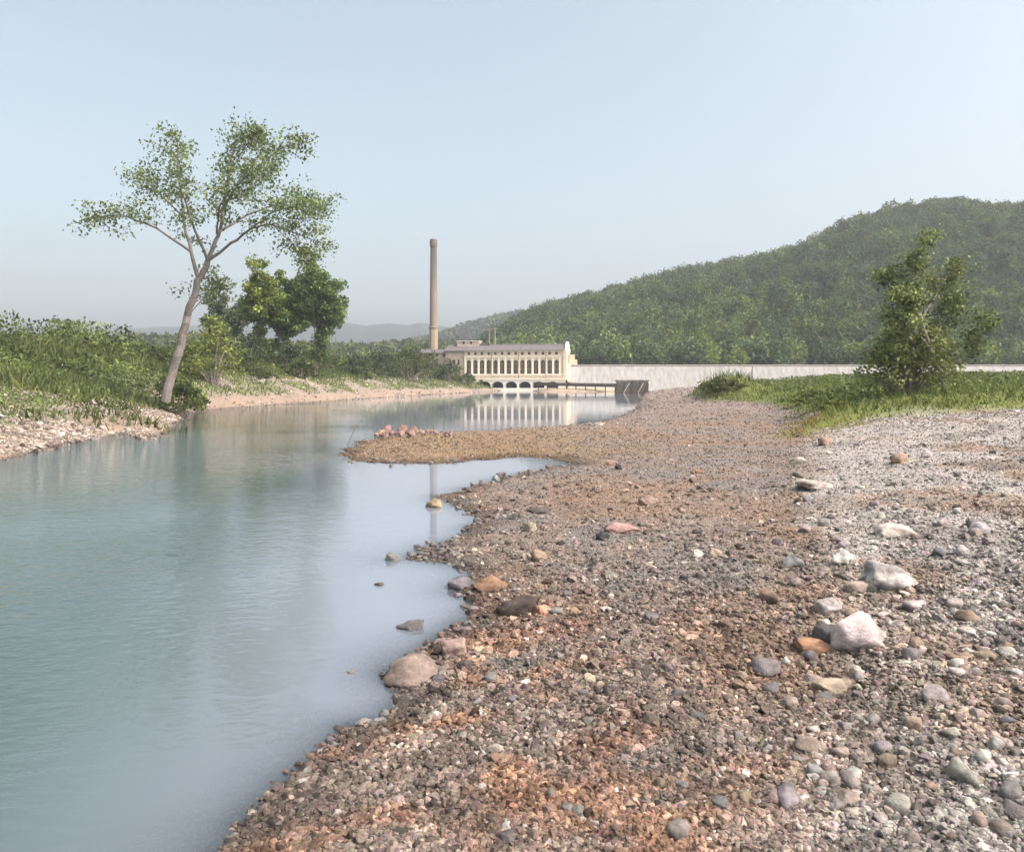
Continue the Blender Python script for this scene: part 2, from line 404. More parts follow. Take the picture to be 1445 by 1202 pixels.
cf = lerp(cf, (.026,.034,.030), sstep(800,1100,Y))
C = np.where((Y > 301)[..., None], cf, C)
nr, nc = X.shape
idx = np.arange(nr*nc).reshape(nr, nc)
quads = np.stack([idx[:-1,:-1], idx[:-1,1:], idx[1:,1:], idx[1:,:-1]], -1).reshape(-1, 4)
g = np_mesh('ground', np.stack([X, Y, Z], -1).reshape(-1, 3), quads, M_GROUND, C.reshape(-1, 3), smooth=True)
g['kind'] = 'structure'

wr = ds < 301                                        # the water sheet, with how deep it is over the bed
wx, wy, wz = X[wr], Y[wr], Z[wr]
dep = np.clip(-wz, 0, 2); opq = 1-np.exp(-dep/.16)
ri, rc = wx.shape; wi = np.arange(ri*rc).reshape(ri, rc)
wq = np.stack([wi[:-1,:-1], wi[:-1,1:], wi[1:,1:], wi[1:,:-1]], -1).reshape(-1, 4)
land = (wz > .35).ravel(); wq = wq[~land[wq].all(1)]
wm = np_mesh('water', np.stack([wx, wy, np.zeros_like(wx)], -1).reshape(-1,3), wq, M_WATER, np.repeat(opq.reshape(-1,1), 3, 1), smooth=True)
wm['kind'] = 'structure'

# ------------------------------------------------------------------ leaves, bushes, grass
def leaf_quads(cen, size, tint, flat=.0, stretch=1.5):
    """leaf-sized quads at CEN (n,3); size (n,), tint (n,3)"""
    n = len(cen)
    a = RNG.normal(size=(n,3)); a[:,2] *= 1-flat*.5; a /= np.linalg.norm(a, axis=1)[:,None]
    b = RNG.normal(size=(n,3)); b -= a*(a*b).sum(1)[:,None]; b /= np.linalg.norm(b, axis=1)[:,None]
    a = a*(size*stretch/2)[:,None]; b = b*(size/2)[:,None]
    k = RNG.uniform(-.35,.35,size=(n,1))
    v = np.stack([cen-a, cen+b+a*k, cen+a, cen-b+a*k], 1).reshape(-1,3)
    f = np.arange(4*n).reshape(n,4)
    return v, f, np.repeat(tint, 4, axis=0)

def tints(n, c, var=.25, yellow=.15):
    c = np.array(c)
    t = c[None]*RNG.lognormal(0, var, size=(n,1))
    t = t*(1+RNG.normal(0, yellow, size=(n,1))*np.array([[.8,.35,-.3]]))
    return np.clip(t, .008, .6)

def clump_cloud(centres, radii, per, size, c, cvar=.25, squash=.75):
    """leaves gathered in clumps: returns one leaf mesh"""
    P, S, T = [], [], []
    for q, r in zip(centres, radii):
        n = max(3, int(per*RNG.uniform(.6,1.4)))
        d = RNG.normal(size=(n,3)); d /= np.linalg.norm(d, axis=1)[:,None]
        d *= (RNG.uniform(0,1,size=(n,1))**.45)*r; d[:,2] *= squash
        P.append(np.array(q)+d); S.append(size*RNG.uniform(.6,1.35,size=n))
        T.append(tints(n, np.array(c)*RNG.lognormal(0, cvar), .22))
    return leaf_quads(np.concatenate(P), np.concatenate(S), np.concatenate(T))

def bush(name, loc, w_, h_, c, label, cat='bush', group=None, size=.35, n=46, per=26, dep=None):
    """a shrub: stems from the ground and an uneven crown of leaf clumps"""
    t = empty(name, loc); tag(t, label, cat, group)
    cs, rs = [], []
    mb = MB()
    for i in range(n):
        a = random.uniform(0, 2*math.pi); r = random.random()**.6
        z = random.random()**.8
        rr = (1-.55*z**1.6)*r
        q = (math.cos(a)*rr*w_/2, math.sin(a)*rr*(dep or w_)/2, h_*(.12+.82*z*(1-.30*r)*random.uniform(.8,1.1)))
        cs.append(q); rs.append(random.uniform(.09,.17)*min(w_, h_*1.4))
        if i % 6 == 0:
            mb.tube([(q[0]*.12, q[1]*.12, -.3), (q[0]*.45, q[1]*.45, q[2]*.55), q], [.028*h_*.5+.02, .02*h_*.5+.012, .008])
    mb.build('stem', M_BARK, t)
    v, f, k = clump_cloud(cs, rs, per, size, c)
    np_mesh('crown', v, f, M_LEAF, k, parent=t)
    return t

def tree(name, loc, limbs, c, label, group=None, twig=.3, leaf=.2, per=30, sub=7, sublen=2.2, clr=.8, cat='tree', bark=None, twig_from=.3, cvar=.25):
    """limbs: list of (points, r0, r1) relative to loc. Twigs grow along every limb but the first (the trunk); leaves gather at their ends"""
    t = empty(name, loc); tag(t, label, cat, group)
    mb = MB(); cs, rs = [], []
    for li, (pts, r0, r1) in enumerate(limbs):
        pts = [Vector(p) for p in pts]
        fine = []
        for i in range(len(pts)-1):
            for k in range(4):
                q = pts[i].lerp(pts[i+1], k/4)
                if 0 < i or k: q = q + Vector((random.uniform(-1,1), random.uniform(-1,1), random.uniform(-1,1)))*r0*.35
                fine.append(q)
        fine.append(pts[-1]); m = len(fine)
        mb.tube(fine, [r0+(r1-r0)*(i/(m-1))**.8 for i in range(m)], 9 if li == 0 else 6)
        if li == 0: continue
        for s_ in range(sub):
            u = twig_from+(1-twig_from)*(s_+random.random())/sub
            i = min(int(u*(m-1)), m-2); p = fine[i].lerp(fine[i+1], u*(m-1)-i)
            d = (fine[i+1]-fine[i]).normalized()
            d = (d*.7 + Vector((random.uniform(-1,1), random.uniform(-1,1), random.uniform(-.45,.8)))).normalized()
            L = sublen*random.uniform(.5,1.15)*(1-.35*u)
            mid = p+d*L*.5+Vector((0,0,L*.06)); end = p+d*L+Vector((0,0,-L*.08))
            rr = max(r1*.7, .012)
            mb.tube([p, mid, end], [rr, rr*.65, rr*.3], 5)
            for q in (mid, end, p.lerp(end, random.uniform(.3,1))+Vector((random.gauss(0,.25),random.gauss(0,.25),random.gauss(0,.2)))*sublen*.4):
                cs.append(tuple(q)); rs.append(clr*random.uniform(.55,1.2))
        cs.append(tuple(pts[-1])); rs.append(clr)
    mb.build('trunk', bark or M_BARK, t)
    v, f, k = clump_cloud(cs, rs, per, leaf, c, cvar)
    np_mesh('crown', v, f, M_LEAF, k, parent=t)
    return t

def blades(name, pts, hgt, wid, tint, label, cat, lean=.35):
    """upright blades (one triangle each) as one object of stuff"""
    n = len(pts); a = RNG.uniform(0, 2*math.pi, n)
    dx = np.stack([np.cos(a), np.sin(a), np.zeros(n)], 1)*(wid/2)[:,None]
    up = RNG.normal(size=(n,3))*lean; up[:,2] = 1; up *= hgt[:,None]
    v = np.stack([pts-dx, pts+dx, pts+up], 1).reshape(-1,3)
    o = np_mesh(name, v, np.arange(3*n).reshape(n,3), M_LEAF, np.repeat(tint, 3, axis=0))
    return tag(o, label, cat, kind='stuff')

# ------------------------------------------------------------------ the wooded hills (far-off woods: stuff)
def forest(name, n, dmin, dmax, pxr, tabmask, hmin, hmax, per, leaf, c, label):
    D = np.sqrt(RNG.uniform(dmin**2, dmax**2, n)); px = RNG.uniform(*pxr, n)
    x = (px-CX)*D/F
    ok = tabmask(px, D); x, D = x[ok], D[ok]; z = height(x, D)
    P, S, T = [], [], []
    ht = RNG.uniform(hmin, hmax, len(x))*(.75+.5*fbm(x*.03, D*.03, 77, 3))
    big = fbm(x*.012, D*.012, 99, 3); kind = RNG.uniform(0,1,len(x))
    for i in range(len(x)):
        k = per; h_ = ht[i]; rw = h_*RNG.uniform(.26,.42)
        d = RNG.normal(size=(k,3)); d[:,2] = np.abs(d[:,2])*1.1-.35; d /= np.linalg.norm(d, axis=1)[:,None]
        rad = RNG.uniform(.72,1.08,(k,1))
        lob = 1+.22*np.sin(d[:,:1]*5+i)*np.cos(d[:,1:2]*4+i*2)
        q = d*rad*lob*np.array([[rw,rw,h_*.5]]) + np.array([[x[i], D[i], z[i]+h_*.52]])
        col = np.array(c)*RNG.lognormal(0,.26)*(.55+1.0*big[i])
        if kind[i] > .84 - .16*(D[i] < 420): col = col*np.array([1.5,1.38,.9])
        if kind[i] < .2: col = col*np.array([.75,.85,1.05])
        P.append(q); S.append(leaf*RNG.uniform(.6,1.4,k)); T.append(tints(k, col, .2, .1))
    v, f, k = leaf_quads(np.concatenate(P), np.concatenate(S), np.concatenate(T), stretch=1.25)
    return tag(np_mesh(name, v, f, M_LEAF, k), label, 'woods', kind='stuff')

forest('forest', 5200, 325, 735, (640,1640), lambda px, D: (px > 690) | (D > 480), 7, 16, 230, 1.02, (.072,.104,.036),
       'dense green woods covering the long hill that rises to the right behind the dam')
forest('forest', 2600, 900, 1540, (520,1100), lambda px, D: D > 0, 9, 14, 34, 3.2, (.055,.075,.034),
       'hazy wooded ridge behind the powerhouse roof, beyond the nearer green hill')
forest('forest', 1500, 380, 660, (-120,690), lambda px, D: D > 0, 6, 10, 60, 1.6, (.085,.105,.04),
       'low line of woods on the flat land beyond the left bank')

# ------------------------------------------------------------------ left bank plants
def scatter_px(n, pxr, yr):
    D = np.sqrt(RNG.uniform(yr[0]**2, yr[1]**2, n)); px = RNG.uniform(*pxr, n); return (px-CX)*D/F, D

x, y = scatter_px(150000, (-300,700), (38,300))
k = sdist(BANK, x, y); nb2 = fbm(x*.15, y*.15, 210, 4)
ok = (k > np.where(x/y < -.42, 4, 13)+(nb2-.5)*14) & (k < 75); x, y, k = x[ok], y[ok], k[ok]
z = height(x, y); patch = fbm(x*.07, y*.07, 400, 4)
hh = (.5+1.6*sstep(.4,.65,patch))*RNG.uniform(.5,1.2,len(x)); hh *= np.clip(.4+k/40, .4, 1.1)
tn = tints(len(x), (.085,.105,.035), .28, .15)*(0.7+.7*fbm(x*.2, y*.2, 411, 3))[:,None]
tn = np.where((RNG.uniform(0,1,len(x)) > .93)[:,None], tn*np.array([[2.3,1.8,1.7]]), tn)
blades('scrub', np.stack([x,y,z-.05],1), hh, RNG.uniform(.12,.34,len(x)), tn, 'dark green weeds and scrub covering the slope of the left bank', 'scrub', .4)

# broad-leaved weeds and brambles among them
x, y = scatter_px(330000, (-260,700), (38,290))
k = sdist(BANK, x, y); nb2 = fbm(x*.15, y*.15, 210, 4)
ok = (k > np.where(x/y < -.42, 6, 12)+(nb2-.5)*13) & (k < 62); x, y, k = x[ok], y[ok], k[ok]
lump = sstep(.36,.66,fbm(x*.16, y*.16, 431, 4))*(.5+1.0*sstep(.35,.65,fbm(x*.06, y*.06, 433, 3))); lum2 = fbm(x*.09+3, y*.09, 441, 3)
hh = (.35+2.3*lump)*np.clip(.3+(k-12)/22,.3,1.1) + 1.3*sstep(18,30,k)*lump
z = height(x, y)+hh*RNG.uniform(0,1,len(x))**.6
tn = tints(len(x), (.105,.13,.038), .3, .15)*(.45+1.2*sstep(.3,.7,fbm(x*.25,y*.25,447,3))*lum2*1.6)[:,None]
v, f, kc = leaf_quads(np.stack([x,y,z],1), RNG.uniform(.25,.6,len(x))*np.clip(y/150,.32,1), tn)
tag(np_mesh('brambles', v, f, M_LEAF, kc), 'tangled leafy weeds and brambles heaped along the slope of the left bank', 'brambles', kind='stuff')
x, y = scatter_px(120000, (-100,700), (60,290))
k = sdist(BANK, x, y); nb2 = fbm(x*.15, y*.15, 210, 4)
ok = (k > 3.0) & (k < 19) & (nb2 > .385); x, y = x[ok], y[ok]
blades('grass', np.stack([x,y,height(x,y)-.03],1), RNG.uniform(.3,.85,len(x)), RNG.uniform(.1,.25,len(x)),
       tints(len(x), (.105,.13,.04), .25, .15), 'strip of low green grass along the stony shore of the left bank', 'grass')

# big tree at the left edge: limbs set out on its own plane, then spread in depth
TD = 80.0
tb = Vector(((234-CX)*TD/F, TD, 0)); tb.z = H(tb.x, tb.y)-.2
def tp(px, py, dy=0.0): return at(px, py, TD) - tb + Vector((0, dy, 0))
L = [([tp(234,566), tp(252,500), tp(266,445), tp(281,395), tp(293,368)], .50, .30),
     ([tp(293,368), tp(306,330,.6), tp(312,285,1.0), tp(318,235,1.6), tp(322,188,2.0)], .27, .05),
     ([tp(293,368), tp(330,345,-.6), tp(362,326,-1.4), tp(392,322,-2.0), tp(425,334,-2.6), tp(460,350,-3.0)], .2, .03),
     ([tp(306,330), tp(340,300,1.5), tp(378,282,2.4), tp(415,270,3.2), tp(448,290,3.6)], .15, .025),
     ([tp(310,300), tp(345,268,-2), tp(380,246,-3.2), tp(412,226,-4), tp(435,222,-4.4)], .14, .025),
     ([tp(362,326,-1.4), tp(395,308,-2.8), tp(428,302,-3.6), tp(455,306,-4)], .1, .02),
     ([tp(392,322,-2), tp(415,345,-1), tp(432,362,-.5)], .06, .015),
     ([tp(281,395), tp(262,352,1.2), tp(246,300,2.2), tp(236,245,3.0), tp(232,200,3.4)], .25, .05),
     ([tp(262,352,1.2), tp(222,322,0), tp(178,306,-1), tp(140,312,-1.6)], .16, .03),
     ([tp(246,300,2.2), tp(205,262,3), tp(170,232,4)], .13, .025),
     ([tp(293,368), tp(285,320,-2.5), tp(276,270,-4), tp(280,215,-5)], .17, .03),
     ([tp(312,285,1), tp(345,245,3.5), tp(366,212,4.6)], .1, .02),
     ([tp(318,235,1.6), tp(345,205,.4), tp(360,192,0)], .08, .02),
     ([tp(306,330), tp(325,300,-3), tp(350,285,-5), tp(380,262,-6.2)], .12, .02),
     ([tp(266,445), tp(281,420,1), tp(292,402,1.4)], .07, .02)]
M_TBARK = noisy('grey bark', (.13,.115,.10), (.25,.22,.195), 3, bump=.9)
tree('broadleaf_tree', tb, L, (.145,.185,.07), 'tall open-crowned tree with grey leaning trunk at the left edge of the bank',
     leaf=.21, per=17, sub=20, sublen=3.6, clr=1.25, bark=M_TBARK, twig_from=.25)

def small_tree(name, px, ypx, D, w_, top, stems, c, label, leaf, group, nl=11, per=34, lo=.35, clr=1.6, sub=8, sublen=2.9):
    """a several-stemmed small tree; w_ and top in photo pixels at its distance"""
    s = D/F; b = Vector(((px-CX)*s, D, 0)); b.z = H(b.x, b.y)-.2
    W = w_*s/2; Tz = EYE+(HY-top)*s - b.z
    limbs = []
    for i in range(stems):
        o = Vector((random.uniform(-.5,.5), random.uniform(-.5,.5), 0))*(stems > 1)
        q = o+Vector((random.uniform(-.15,.15)*W*2, random.uniform(-.1,.1)*W, Tz*lo))
        limbs.append(([o, (o+q)/2+Vector((.2,0,0)), q], .2, .12))
    joints = [Vector(l_[0][-1]) for l_ in limbs]
    trunk = limbs[0]; limbs = limbs[1:]
    for i in range(nl):
        j = joints[i % len(joints)]
        a = 2*math.pi*i/nl+random.uniform(-.3,.3); e = random.uniform(.15,1.0)
        r = W*.78*math.sqrt(max(1-(e*1.0-.25)**2, .1))
        tip = Vector((math.cos(a)*r, math.sin(a)*r, Tz*(lo+(.93-lo)*e*random.uniform(.85,1.05))))
        limbs.append(([j, j.lerp(tip,.5)+Vector((0,0,.3)), tip], .11, .03))
    limbs.append(([joints[0], joints[0]*.5+Vector((0,0,Tz*.4)), Vector((random.uniform(-.1,.1)*W,0,Tz*.93))], .12, .03))
    return tree(name, b, [trunk]+limbs, c, label, group, leaf=leaf, per=per, sub=sub, sublen=sublen, clr=clr, twig_from=.3, cvar=.32)
GB = 'small trees on the left bank'
small_tree('small_tree', 443, 483, 168, 92, 366, 3, (.10,.145,.04), 'round dark green small tree on thin forked stems, nearest the chimney', .42, GB, nl=20, per=50, lo=.42)
small_tree('small_tree', 372, 480, 176, 70, 362, 2, (.16,.195,.04), 'bright yellow-green small tree left of the round dark one', .42, GB, nl=13, per=40, lo=.35)
small_tree('small_tree', 398, 480, 182, 56, 392, 2, (.105,.145,.045), 'mid green small tree between the yellow-green and the round dark trees', .42, GB, nl=12, per=44, lo=.3)
small_tree('small_tree', 318, 470, 205, 72, 416, 2, (.095,.115,.06), 'low grey-green spreading tree farthest back on the left bank', .45, GB, nl=12, per=44, lo=.25)

GS = 'bushes on the left bank'
def bank_bush(px, D, wpx, hpx, c, label, size=.4, n=44, per=26):
    s = D/F; x_ = (px-CX)*s
    return bush('bush', (x_, D, H(x_, D)-.15), wpx*s, hpx*s, c, label, 'bush', GS, size, n, per)
bank_bush(300, 118, 100, 108, (.15,.18,.045), 'light yellow-green bush at the foot of the leaning trunk', .3, 70, 30)
bank_bush(250, 86, 74, 66, (.10,.13,.04), 'leafy bush hiding the root of the leaning trunk', .24, 70, 34)
bank_bush(350, 160, 66, 62, (.06,.075,.04), 'grey-green bush under the yellow-green small tree')
bank_bush(402, 162, 66, 56, (.055,.072,.034), 'darkest bush, below the middle small tree')
bank_bush(316, 150, 74, 44, (.07,.09,.035), 'broad low bush between the leaning trunk and the small trees')
bank_bush(576, 222, 84, 54, (.075,.088,.025), 'largest olive green bush on the slope below the chimney', .42, 70, 30)
bank_bush(632, 252, 62, 33, (.055,.075,.022), 'dark bush covering the left end of the powerhouse wall', .42, 60, 30)
bank_bush(600, 240, 58, 45, (.065,.08,.03), 'upright bush just below the foot of the chimney', .42, 50, 28)
bank_bush(540, 215, 64, 44, (.05,.065,.03), 'dark bush on the crest left of the largest olive bush', .42)
bank_bush(502, 195, 60, 34, (.055,.068,.035), 'low dark bush on the crest beside the two thin poles', .42)
bank_bush(660, 264, 46, 20, (.085,.10,.03), 'low bush at the right tip of the left bank, against the arches', .4, 36)
bank_bush(425, 158, 60, 28, (.075,.09,.03), 'low bush in front of the forked stems', .36)
bank_bush(276, 101, 40, 26, (.12,.135,.04), 'small yellowish bush at the water end of the left edge', .25)

# ------------------------------------------------------------------ right bank plants
x = RNG.uniform(14, 150, 330000); y = RNG.uniform(42, 284, 330000)
keep = RNG.uniform(0,1,len(x)) < np.clip(60/y, .05, 1)**1.3; x, y = x[keep], y[keep]
gq = sdist(GRASS_R, x, y); ok = gq > -.8+(fbm(x*.4,y*.4,500,3)-.5)*3.0
x, y, gq = x[ok], y[ok], gq[ok]; z = height(x, y)
mound = np.exp(-((x-35.5)/6.5)**2-((y-127)/8)**2)
hh = (.25+.55*fbm(x*.15,y*.15,510,3)+1.0*mound)*RNG.uniform(.5,1.3,len(x))*np.clip(.4+gq/4,.3,1)
tn = tints(len(x), (.115,.145,.036), .28, .18)*(.65+.7*fbm(x*.25,y*.25,520,3))[:,None]
yel = sstep(3.0,.3,gq)*sstep(26,18,x)*sstep(80,50,y); tn = tn*(1-yel[:,None]) + yel[:,None]*tints(len(x), (.25,.19,.06), .2, .1)
tn = tn*(1-.35*mound[:,None])
blades('grass', np.stack([x,y,z-.03],1), hh, RNG.uniform(.03,.09,len(x))*(1+y/60), tn,
       'rough green and yellow grass on the right bank and its mound, in front of the dam', 'grass', .45)

x, y = RNG.uniform(14, 120, 240000), RNG.uniform(42, 270, 240000)
keep = RNG.uniform(0,1,len(x)) < np.clip(60/y, .05, 1); x, y = x[keep], y[keep]
lump = sstep(.50,.68,fbm(x*.22, y*.16, 531, 4)); gq = sdist(GRASS_R, x, y)
ok = (gq > 1) & (RNG.uniform(0,1,len(x)) < lump); x, y, lump = x[ok], y[ok], lump[ok]
z = height(x, y)+(.3+1.1*lump)*RNG.uniform(0,1,len(x))**.7
v, f, kc = leaf_quads(np.stack([x,y,z],1), RNG.uniform(.1,.2,len(x))*(.6+y/110), tints(len(x), (.11,.135,.04), .3, .2)*(.6+.8*fbm(x*.1,y*.1,541,3))[:,None])
tag(np_mesh('weeds', v, f, M_LEAF, kc), 'leafy weeds standing in clumps among the grass of the right bank', 'weeds', kind='stuff')

def rbush(name, px, D, wpx, hpx, c, label, size, n, per, cat='bush', group='bushes on the right bank'):
    s = D/F; x_ = (px-CX)*s
    return bush(name, (x_, D, H(x_, D)-.1), wpx*s, hpx*s, c, label, cat, group, size, n, per)
rbush('bush', 1020, 122, 76, 20, (.12,.14,.042), 'broad rounded bush on top of the weedy mound before the dam', .27, 110, 34)
rbush('bush', 1284, 60, 150, 128, (.17,.20,.065), 'tall leafy bush hiding the right part of the dam', .18, 190, 36)
rbush('bush', 1150, 78, 90, 20, (.135,.165,.042), 'low bright green bush below the right part of the dam', .18, 90, 36)
rbush('bush', 1180, 56, 56, 20, (.14,.165,.04), 'grassy green bush on the front lip of the right bank', .14, 40, 26)

RD = 58.0
rb = Vector(((1340-CX)*RD/F, RD, 0)); rb.z = H(rb.x, rb.y)-.2
def rp(px, py, dy=0.0): return at(px+14, py, RD)-rb+Vector((0,dy,0))
L = [([rp(1326,574), rp(1314,530), rp(1298,490), rp(1286,452)], .16, .10),
     ([rp(1286,452), rp(1272,425,.4), rp(1256,404,.8), rp(1240,388,1)], .06, .012),
     ([rp(1286,452), rp(1284,410,-.4), rp(1276,372,-.6), rp(1284,340,-.8)], .08, .015),
     ([rp(1298,490), rp(1272,470,-.8), rp(1250,455,-1.2), rp(1232,450,-1.4)], .06, .012),
     ([rp(1286,452), rp(1315,410,.5), rp(1340,376,1)], .08, .02),
     ([rp(1286,452), rp(1268,440,-1), rp(1250,424,-1.5)], .05, .012),
     ([rp(1314,530), rp(1276,508,.6), rp(1246,502,1)], .06, .012),
     ([rp(1314,530), rp(1345,490,-.6), rp(1370,455,-1)], .08, .015),
     ([rp(1298,490), rp(1330,450,1), rp(1356,420,1.4)], .07, .015)]
M_PALEBARK = noisy('pale bark', (.20,.18,.16), (.30,.275,.25), 5, bump=.4)
tree('small_tree', rb, L, (.14,.17,.06), 'leafy small tree with light grey trunk at the right edge of the right bank', leaf=.17, per=26, sub=14, sublen=1.9, clr=1.0, bark=M_PALEBARK, cvar=.4)

# ------------------------------------------------------------------ powerhouse
BY = 288.0; bs = BY/F
pr = empty('powerhouse', ((799-CX)*bs, BY, 0), R(-9.5))
tag(pr, 'long cream powerhouse with arched and round windows beside the dam', 'powerhouse')
def lx(px): return (px-799)*bs*1.025            # local x along the front from its right corner
def lz(py): return EYE+(HY-py)*bs
EAVE, BASE, DEP = lz(494), lz(536), 14.0
NW = 14; W0, W1 = lx(661.5), lx(785.5); PITCH = (W1-W0)/(NW-1)
XL = lx(655)
def front_wall(x0, x1, z0, z1, holes, y=0.0, rev=.45):
    """a wall face with window openings and their reveals"""
    bm = bmesh.new(); edges = []
    def loop(pts):
        vs = [bm.verts.new((p[0], y, p[1])) for p in pts]
        es = [bm.edges.new((vs[i], vs[(i+1) % len(vs)])) for i in range(len(vs))]
        edges.extend(es); return vs
    loop([(x0,z0),(x1,z0),(x1,z1),(x0,z1)]); hl = [loop(h) for h in holes]
    bmesh.ops.triangle_fill(bm, use_beauty=True, use_dissolve=False, edges=edges, normal=(0,-1,0))
    for vs in hl:
        bk = [bm.verts.new((v.co.x, y+rev, v.co.z)) for v in vs]
        for i in range(len(vs)):
            j = (i+1) % len(vs); bm.faces.new((vs[i], vs[j], bk[j], bk[i]))
    V = [tuple(v.co) for v in bm.verts]; bm.verts.index_update()
    Fc = [tuple(v.index for v in f.verts) for f in bm.faces]; bm.free(); return V, Fc
def arch_pts(cx, w_, z0, z1, n=9):
    r = w_/2; zc = z1-r
    return [(cx-r,z0),(cx+r,z0)] + [(cx+r*math.cos(math.pi*i/n), zc+r*math.sin(math.pi*i/n)) for i in range(n+1)]
def round_pts(cx, cz, r, n=14): return [(cx+r*math.cos(2*math.pi*i/n), cz+r*math.sin(2*math.pi*i/n)) for i in range(n)]
mb = MB()
cx = [W0+PITCH*i for i in range(NW)]
AZ0, AZ1, AW = lz(527.5), lz(507.5), 1.72
RZ, RR = lz(498.3), .56
for i in range(NW):                                  # one bay at a time
    x0 = XL if i == 0 else (cx[i-1]+cx[i])/2; x1 = 0.0 if i == NW-1 else (cx[i]+cx[i+1])/2
    mb.add(*front_wall(x0, x1, BASE, EAVE, [arch_pts(cx[i], AW, AZ0, AZ1), round_pts(cx[i], RZ, RR)]))
mb.box(XL, 0, .5, DEP, -1.5, BASE+.3)
mb.add([(XL,0,BASE),(0,0,BASE),(0,DEP,BASE),(XL,DEP,BASE),(XL,0,EAVE),(0,0,EAVE),(0,DEP,EAVE),(XL,DEP,EAVE)], [(1,2,6,5),(2,3,7,6),(3,0,4,7)])
mb.build('wall', M_PLASTER, pr)
mb = MB()
for i in range(NW+1):                                # white piers between the tall windows
    xm = (cx[0]-PITCH/2) if i == 0 else (cx[-1]+PITCH/2 if i == NW else (cx[i-1]+cx[i])/2)
    mb.box(xm-.30, xm+.30, -.22, -.003, AZ0-.2, lz(504.2))
mb.build('pier', M_TRIM, pr)
mb = MB()
mb.box(XL-.1, .15, -.45, -.003, EAVE-.42, EAVE+.02); mb.box(XL, .1, -.32, -.003, lz(503.8), lz(502.6)); mb.box(XL, .1, -.36, -.003, lz(529.5), lz(528.0))
mb.build('cornice', M_TRIM, pr)
for i in range(NW):
    m = MB(); m.prism_y(arch_pts(cx[i], AW+.1, AZ0-.05, AZ1+.05), .36, .44); wi = m.build('arched_window', M_GLASS, pr)
    m = MB()
    for dx in (-.84, -.28, .28, .84): m.box(cx[i]+dx-.07, cx[i]+dx+.07, .24, .34, AZ0, AZ1-(.12 if abs(dx) < .5 else .86))
    for z_ in (AZ0+.05, AZ0+(AZ1-AZ0)*.36, AZ0+(AZ1-AZ0)*.70): m.box(cx[i]-.86, cx[i]+.86, .22, .33, z_-.06, z_+.06)
    m.build('frame', M_FRAME, wi)
for i in range(NW):
    m = MB(); m.prism_y(round_pts(cx[i], RZ, RR+.04), .36, .44); wi = m.build('round_window', M_GLASS, pr)
    m = MB(); m.box(cx[i]-.04, cx[i]+.04, .26, .34, RZ-RR, RZ+RR); m.box(cx[i]-RR, cx[i]+RR, .25, .33, RZ-.04, RZ+.04); m.build('frame', M_FRAME, wi)
# roof
RIDGE = lz(494)+2.5
XW = lx(628)                                         # left end of the main body
mb = MB(); mb.prism_x([(-.7,EAVE+.03),(DEP/2,RIDGE),(DEP+.7,EAVE+.03),(DEP+.7,EAVE-.2),(DEP/2,RIDGE-.25),(-.7,EAVE-.2)], XW-.5, -.62)
rf = mb.build('roof', M_ROOF, pr)
mb = MB(); mb.prism_x([(DEP/2-.5,RIDGE-.05),(DEP/2,RIDGE+.22),(DEP/2+.5,RIDGE-.05)], XW-.4, -.64); mb.build('ridge_cap', M_ROOF, rf)
# right gable with its raised parapet
mb = MB(); GZ = RIDGE+.9
prof = [(-.35,EAVE-.6),(DEP+.35,EAVE-.6),(DEP+.35,EAVE+.7),(DEP-1.2,EAVE+.7),(DEP-1.2,EAVE+1.3),(DEP/2+1.2,GZ),(DEP/2-1.2,GZ),(1.2,EAVE+1.3),(1.2,EAVE+.7),(-.35,EAVE+.7)]
mb.prism_x(prof, -.6, .25); mb.build('gable', M_TRIM, pr)
mb = MB(); mb.prism_x([(-.55,BASE+.2),(1.4,BASE+.2),(1.4,EAVE-.62),(-.55,EAVE-.62)], -1.0, .22); mb.build('corner_pier', M_PLASTER, pr)
# plain bay at the left, three narrow windows
hs = [[(a-.42,lz(514)),(a+.42,lz(514)),(a+.42,lz(507)),(a-.42,lz(507))] for a in (lx(634), lx(640.5), lx(646.5))]
mb = MB(); mb.add(*front_wall(XW, XL, BASE-4, EAVE, hs, .25)); mb.add([(XW,.25,BASE-4),(XW,DEP,BASE-4),(XW,DEP,EAVE+.1),(XW,DEP/2,RIDGE-.2),(XW,.25,EAVE+.1)], [(0,4,3,2,1)])
mb.build('side_bay', M_PINKWALL, pr)
for h in hs:
    m = MB(); m.box(h[0][0]-.05, h[1][0]+.05, .62, .70, h[0][1]-.05, h[2][1]+.05); wi = m.build('narrow_window', M_GLASS, pr)
    m = MB(); xm = (h[0][0]+h[1][0])/2; m.box(xm-.04, xm+.04, .54, .61, h[0][1], h[2][1]); m.build('frame', M_FRAME, wi)
# low wing behind the chimney foot
WZ = lz(496.5); XA, XB = lx(586), XW-.05
rh = [round_pts(a, lz(499.8), .62) for a in (lx(591), lx(602), lx(612.5), lx(623))]
mb = MB(); mb.add(*front_wall(XA, XB, BASE-4, WZ, rh, 3.0)); mb.add([(XA,3,BASE-4),(XA,12,BASE-4),(XA,12,WZ),(XA,3,WZ)], [(0,3,2,1)]); mb.build('wing', M_PINKWALL, pr)
mb = MB(); mb.prism_x([(2.6,WZ+.02),(7.5,WZ+1.6),(12.4,WZ+.02),(12.4,WZ-.18),(7.5,WZ+1.35),(2.6,WZ-.18)], XA-.4, XB); mb.build('wing_roof', M_ROOF, pr)
for h in rh:
    a = sum(p[0] for p in h)/len(h); b_ = sum(p[1] for p in h)/len(h)
    m = MB(); m.prism_y(round_pts(a, b_, .66), 3.36, 3.44); m.build('round_window', M_GLASS, pr)
